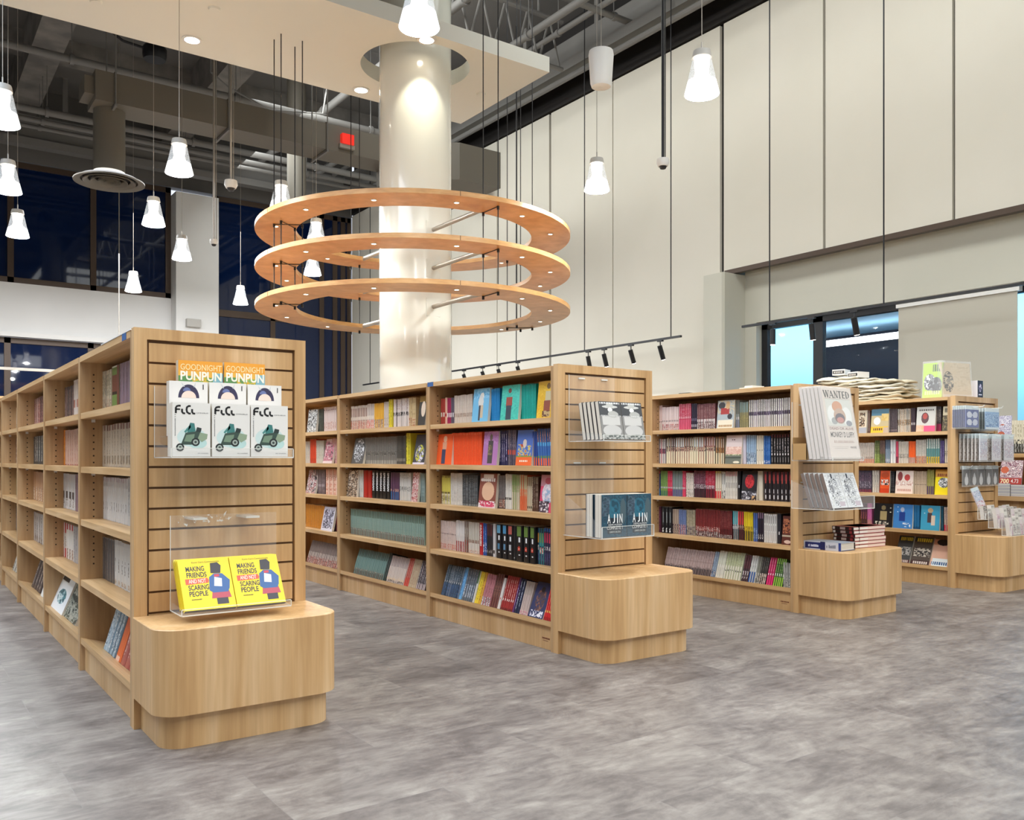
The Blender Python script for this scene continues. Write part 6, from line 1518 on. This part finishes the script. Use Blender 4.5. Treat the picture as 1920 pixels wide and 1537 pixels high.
P, Q = flat(onX(1768, 740, X_)), flat(onY(1824, 740, 3.60)); stand_between('tote_bag', P, Q, onX(1790, 676, X_).z-zt_, .03, 'd8c4a4|nr .3 .2 1 1 d8c4a4,dccaac,d0bc9c|en .2 .45 .18 .3 3c3834,8c8474,d8c4a4,5c5448|b 0 .1 e0d4c4', 'beige canvas bag in clear plastic standing on the rightmost row', 'tote bag', 60, 84, 6)
for (a_, c_, yy, hh, colr, side, lab) in ((1826, 1833, 3.66, .125, 'b8ac94', 'a89c84', 'plain tan box standing on the rightmost row end'), (1833, 1843, 3.58, .145, '1e1a2c', 'e4e0e4', 'black printed box with white side standing on the rightmost row end')):
    P, Q = flat(onY(a_, 740, yy)), flat(onY(c_, 740, yy)); mb = MB(); w = Q.x-P.x
    book_geo(mb, w, .09, hh, raster('%s|en .5 .6 .3 .25 %s,8c7ca0,e0d8e8|r .2 .2 .8 .26 e0dce8' % (colr, colr), 10, 16, 3) if colr == '1e1a2c' else [[colr]], side, side, top=colr)
    placed('carton', mb, Matrix.Translation(((P.x+Q.x)/2, yy, zt_)), lab, 'box')

# --- rightmost row end: hooks and hanging packs
def hook(x, z, lab, y0=3.35):
    b = MB(); b.tube((x, YDd-.0, z), (x, y0, z), .003, 'acrylic_edge', 8); b.tube((x, y0, z), (x, y0-.012, z+.014), .003, 'acrylic_edge', 8); b.box((x-.02, YDd-.004, z-.02), (x+.02, YDd+.004, z+.01), 'acrylic_edge')
    tag(b.build('display_hook', loc=(x, YDd, z)), lab, 'hook')
def pack_geo(w, h, c, style, seed):
    mb = MB(); hc = h*.82
    nu, nv = 22, 26; g = raster(style, nu, nv, seed)
    book_geo(mb, w, .007, hc, g, c, c, top=c, bottom=c)
    mb.box((-w/2, .001, hc), (w/2, .005, h), 'print', 'dfeaec')
    wr = MB(); wr.box((-w/2-.004, -.0015, -.012), (w/2+.004, .0085, h), 'plastic_bag')
    return mb, wr
def packs(x, ztop, w, h, n, ys, styles, lab, grp, tw=0.0, seed=0):
    r = random.Random(seed)
    for k in range(n):
        y = ys[0]+(ys[1]-ys[0])*k/max(1, n-1); st = styles[0] if k == n-1 else styles[1 % len(styles)]
        mb, wr = pack_geo(w, h, parse(st)[0][0], st, seed)
        placed('hanging_pack', mb, Matrix.Translation((x, y, ztop-h)) @ Matrix.Rotation(r.uniform(-tw, tw), 4, 'Z'), lab % ('front' if k == n-1 else 'rear'), 'packet', None if k == n-1 else grp, [('plastic_sleeve', wr)])
za, zb2 = onY(1830, 757, 3.3).z, onY(1830, 799, 3.3).z; h1 = za-zb2
xh1 = (onY(1811, 780, 3.43).x+onY(1835, 780, 3.43).x)/2; w1 = onY(1835, 780, 3.43).x-onY(1811, 780, 3.43).x
xh2 = xh1+w1*1.5
hook(xh1, za-.012, 'clear peg hook, top left on the rightmost end panel'); hook(xh2, za-.012, 'clear peg hook, top right on the rightmost end panel')
packs(xh1, za, w1, h1, 8, (YDd-.015, 3.43), ['3c4c94|e .28 .7 .2 .18 d8dce8|e .72 .7 .2 .18 d0d4e4|e .28 .28 .2 .18 d8dce8|e .72 .28 .2 .18 d0d4e4', '1c2c74|n .5 .8 2c3c84,14205c'], 'dark blue packet, %s of the top left hook on the rightmost end panel', 'dark blue packets behind the front one', seed=1)
packs(xh2, za-.01, w1*1.1, h1, 6, (YDd-.015, 3.42), ['8cb4dc|n .1 .9 7ca4d0,a8c8e4,5c88bc|b 0 .1 e0e8ec', '3c5858|n .2 .9 4c6c6c,2c4444'], 'pale blue packet, %s of the top right hook on the rightmost end panel', 'dark green packets on the top right hook', seed=2)
z2a, z2b = onY(1830, 812, 3.3).z, onY(1830, 864, 3.3).z; h2 = z2a-z2b
for i in range(3):
    x = XD+.11+.20*i
    hook(x, z2a-.012, 'clear peg hook, %s of the middle three on the rightmost end panel' % PL[i])
    packs(x, z2a+.004, .135, h2, 6, (YDd-.015, 3.38), ['dcd8dc|n .1 .9 dcd8dc,c8b0b8,b8b4c4,e8e4e4', 'd8ccc4|n 0 1 d8ccc4,8c7468,e4dcd4'], 'white packet, %%s of the middle %s hook on the rightmost end panel' % PL[i], 'white packets behind the %s front one' % PL[i], tw=.12, seed=5+i)
z3a, z3b = onY(1830, 873, YDd-.03).z, onY(1830, 909, YDd-.03).z
for i in range(5):
    x = XD+.10+.112*i; hook(x, z3a-.010, 'short clear peg hook, %s of five above the stepped bins' % ('first', 'second', 'third', 'fourth', 'fifth')[i], y0=YDd-.07); mb, wr = pack_geo(.1, z3a-z3b, '26282c', '26282c|e .5 .3 .28 .3 d8d8d8|e .5 .62 .12 .14 c8c8cc', 3)
    placed('hanging_pack', mb, Matrix.Translation((x, YDd-.035-.004*(i % 2), z3b)), 'black packet with pale shape, %s of five in the row above the bins' % ('first', 'second', 'third', 'fourth', 'fifth')[i], 'packet', None, [('plastic_sleeve', wr)])
mb, wr = pack_geo(.115, .16, 'c8b8c4', 'c8b8c4|n .0 .4 b84c58,d8c4c8,e0d8dc|n .4 1 c8ccdc,8c94b0,e0dce4', 8)
placed('hanging_pack', mb, Matrix.Translation((onY(1840, 930, 3.44).x, 3.43, onY(1840, 950, 3.44).z)) @ Matrix.Rotation(-.35, 4, 'X') @ Matrix.Rotation(-.15, 4, 'Y'), 'pink and blue packet leaning behind the stepped bins', 'packet', None, [('plastic_sleeve', wr)])
bins = [((1822, 973), 3.42, 3.36, .085, 'rear'), ((1840, 989), 3.35, 3.27, .12, 'middle'), ((1862, 1003), 3.26, 3.19, .13, 'front')]
for i, ((px, py), y1, y0, hh, nm) in enumerate(bins):
    p = onY(px, py, y1); x0b = XD+.10+.02*i; x1b = XD+DEP-.02; zb3 = max(onX(px+8, py, x0b+.0).z, ZP+.002)
    hb3 = hh
    acrylic_box('acrylic_bin', 'clear acrylic bin of small cards, %s of the three stepped bins' % nm, x0b, x1b, y0, y1, zb3, zb3+hb3, zb3+hb3*.55, zb3+hb3, group='stepped acrylic bins')
    for k in range(9):
        x = x0b+.035+k*(x1b-x0b-.07)/8; mb = MB(); r = random.Random(k+20*i); hb_ = hb3*r.uniform(.85, 1.25)
        st = r.choice(['d8d4cc|nr .1 .1 .9 .6 d8d4cc,8c8484,c8b8b4|tr .2 .8 .8 .9 5c5450', '4c4844|n 0 1 4c4844,c8c0b8,8c7c74', 'dcd0d0|nr .1 0 .9 .7 dcd0d0,c89ca0,b8a8b8'])
        book_geo(mb, (x1b-x0b-.07)/8-.006, .03, hb_, raster(st, 16, 20, k), 'd0c8c0', 'd0c8c0', top='e0dcd4')
        placed('small_card_pack', mb, Matrix.Translation((x, y0+.012, zb3+.0035)) @ Matrix.Rotation(-.12, 4, 'X'), 'small card packs standing in the %s stepped bin' % nm, 'card pack', 'card packs in the %s bin' % nm)

# --- counter at the right edge
zr = zE1+.0006
for k in range(13):
    ya = onX(1897, 800, EX+.03).y-k*.0225; mb = MB(); hh = onX(1905, 788, EX+.03).z-zr
    book_geo(mb, .0215, .2, hh, raster('d8cdb4|b 0 .38 34302c|n .3 .4 34302c,d8cdb4|t .5 .9 b0a488|t .05 .3 a8a49c', 4, 24, k % 3), 'd8cdb4', 'd8cdb4')
    placed('paperback_book', mb, Matrix.Translation((EX+.03, ya-.011, zr)) @ rot_shelf(0), 'tall cream and black volume standing on the raised counter shelf at right edge', 'book', 'cream and black volumes on the counter shelf')
for i, (a_, c_, yt, dx, nm) in enumerate(((1866, 1905, 779, .16, 'rear'), (1862, 1896, 797, .05, 'front'))):
    ya, yb = onX(a_, 800, EX+dx).y, onX(c_, 800, EX+dx).y if i else onX(1895, 800, EX+dx).y; mb = MB(); hh = onX(1880, yt, EX+dx).z-zr
    book_geo(mb, ya-yb, .01, hh, raster('c4bccb|nr 0 0 1 1 c4bccb,a8a0b8,e0dce4,8c84a0,d8d4dc|e .42 .68 .2 .1 b85c40|e .45 .5 .25 .1 ecdfd6|b 0 .06 4c4858', 44, 68, 4+i), 'c4bccb', 'c4bccb')
    placed('magazine', mb, Matrix.Translation((EX+dx, (ya+yb)/2, zr)) @ rot_shelf(.06), 'lilac magazine with orange spot, %s of two on the counter shelf' % nm, 'magazine')
zc = zE0+.0006
for i, (a_, c_, nm) in enumerate(((1862, 1897, 'left'), (1898, 1936, 'right'))):
    ya, yb = onX(a_, 905, EX-.06).y, onX(c_, 905, EX-.06).y; zt3 = onX(1890, 906 if i == 0 else 908, EX-.06).z; n = 8; pt = (zt3-zc)/n
    for k in range(n):
        mb = MB(); mb.box((0, yb-ya, 0), (.05+.0, 0, 0), 'print', 'd8d4d4') if False else None
        mb.box((0, yb-ya+.004, 0), (.09, -.002, pt*.82), 'print', 'e2ded8' if k % 2 else 'd0ccd0'); mb.box((0, yb-ya+.004, pt*.82), (.09, -.002, pt*.97), 'print', '8c8c98')
        placed('magazine', mb, Matrix.Translation((EX-.09, ya, zc+k*pt)), 'white-edged magazine lying in the %s pile on the right-edge counter' % nm, 'magazine', 'magazines in the %s counter pile' % nm)
ya, yb = onX(1877, 880, EX-.04).y, onX(1918, 880, EX-.04).y; hh = onX(1895, 862, EX-.04).z-zt3
mb = MB(); wC = ya-yb
book_geo(mb, wC, .012, hh, raster('b8949c|nr 0 .3 1 1 b8949c,e0ccd0,6c4c5c,d8b0b0,f0e8e8,8c5c6c|e .2 .6 .18 .14 d06848|b 0 .26 b03c34', 66, 56, 4), 'b8949c', 'b8949c')
t_ = MB(); add_text(t_, '700', -wC/2+wC*.04, hh*.04, -wC/2+wC*.44, hh*.23, 'f6e0b8', bold=.03); add_text(t_, '4.73', -wC/2+wC*.52, hh*.06, -wC/2+wC*.86, hh*.22, 'e8dcdc', bold=.01)
placed('magazine', mb, Matrix.Translation((EX-.075, (ya+yb)/2, zt3+.001)) @ rot_shelf(.2), 'pink busy-covered magazine with big number standing on the counter piles', 'magazine', None, [('cover_lettering', t_)])
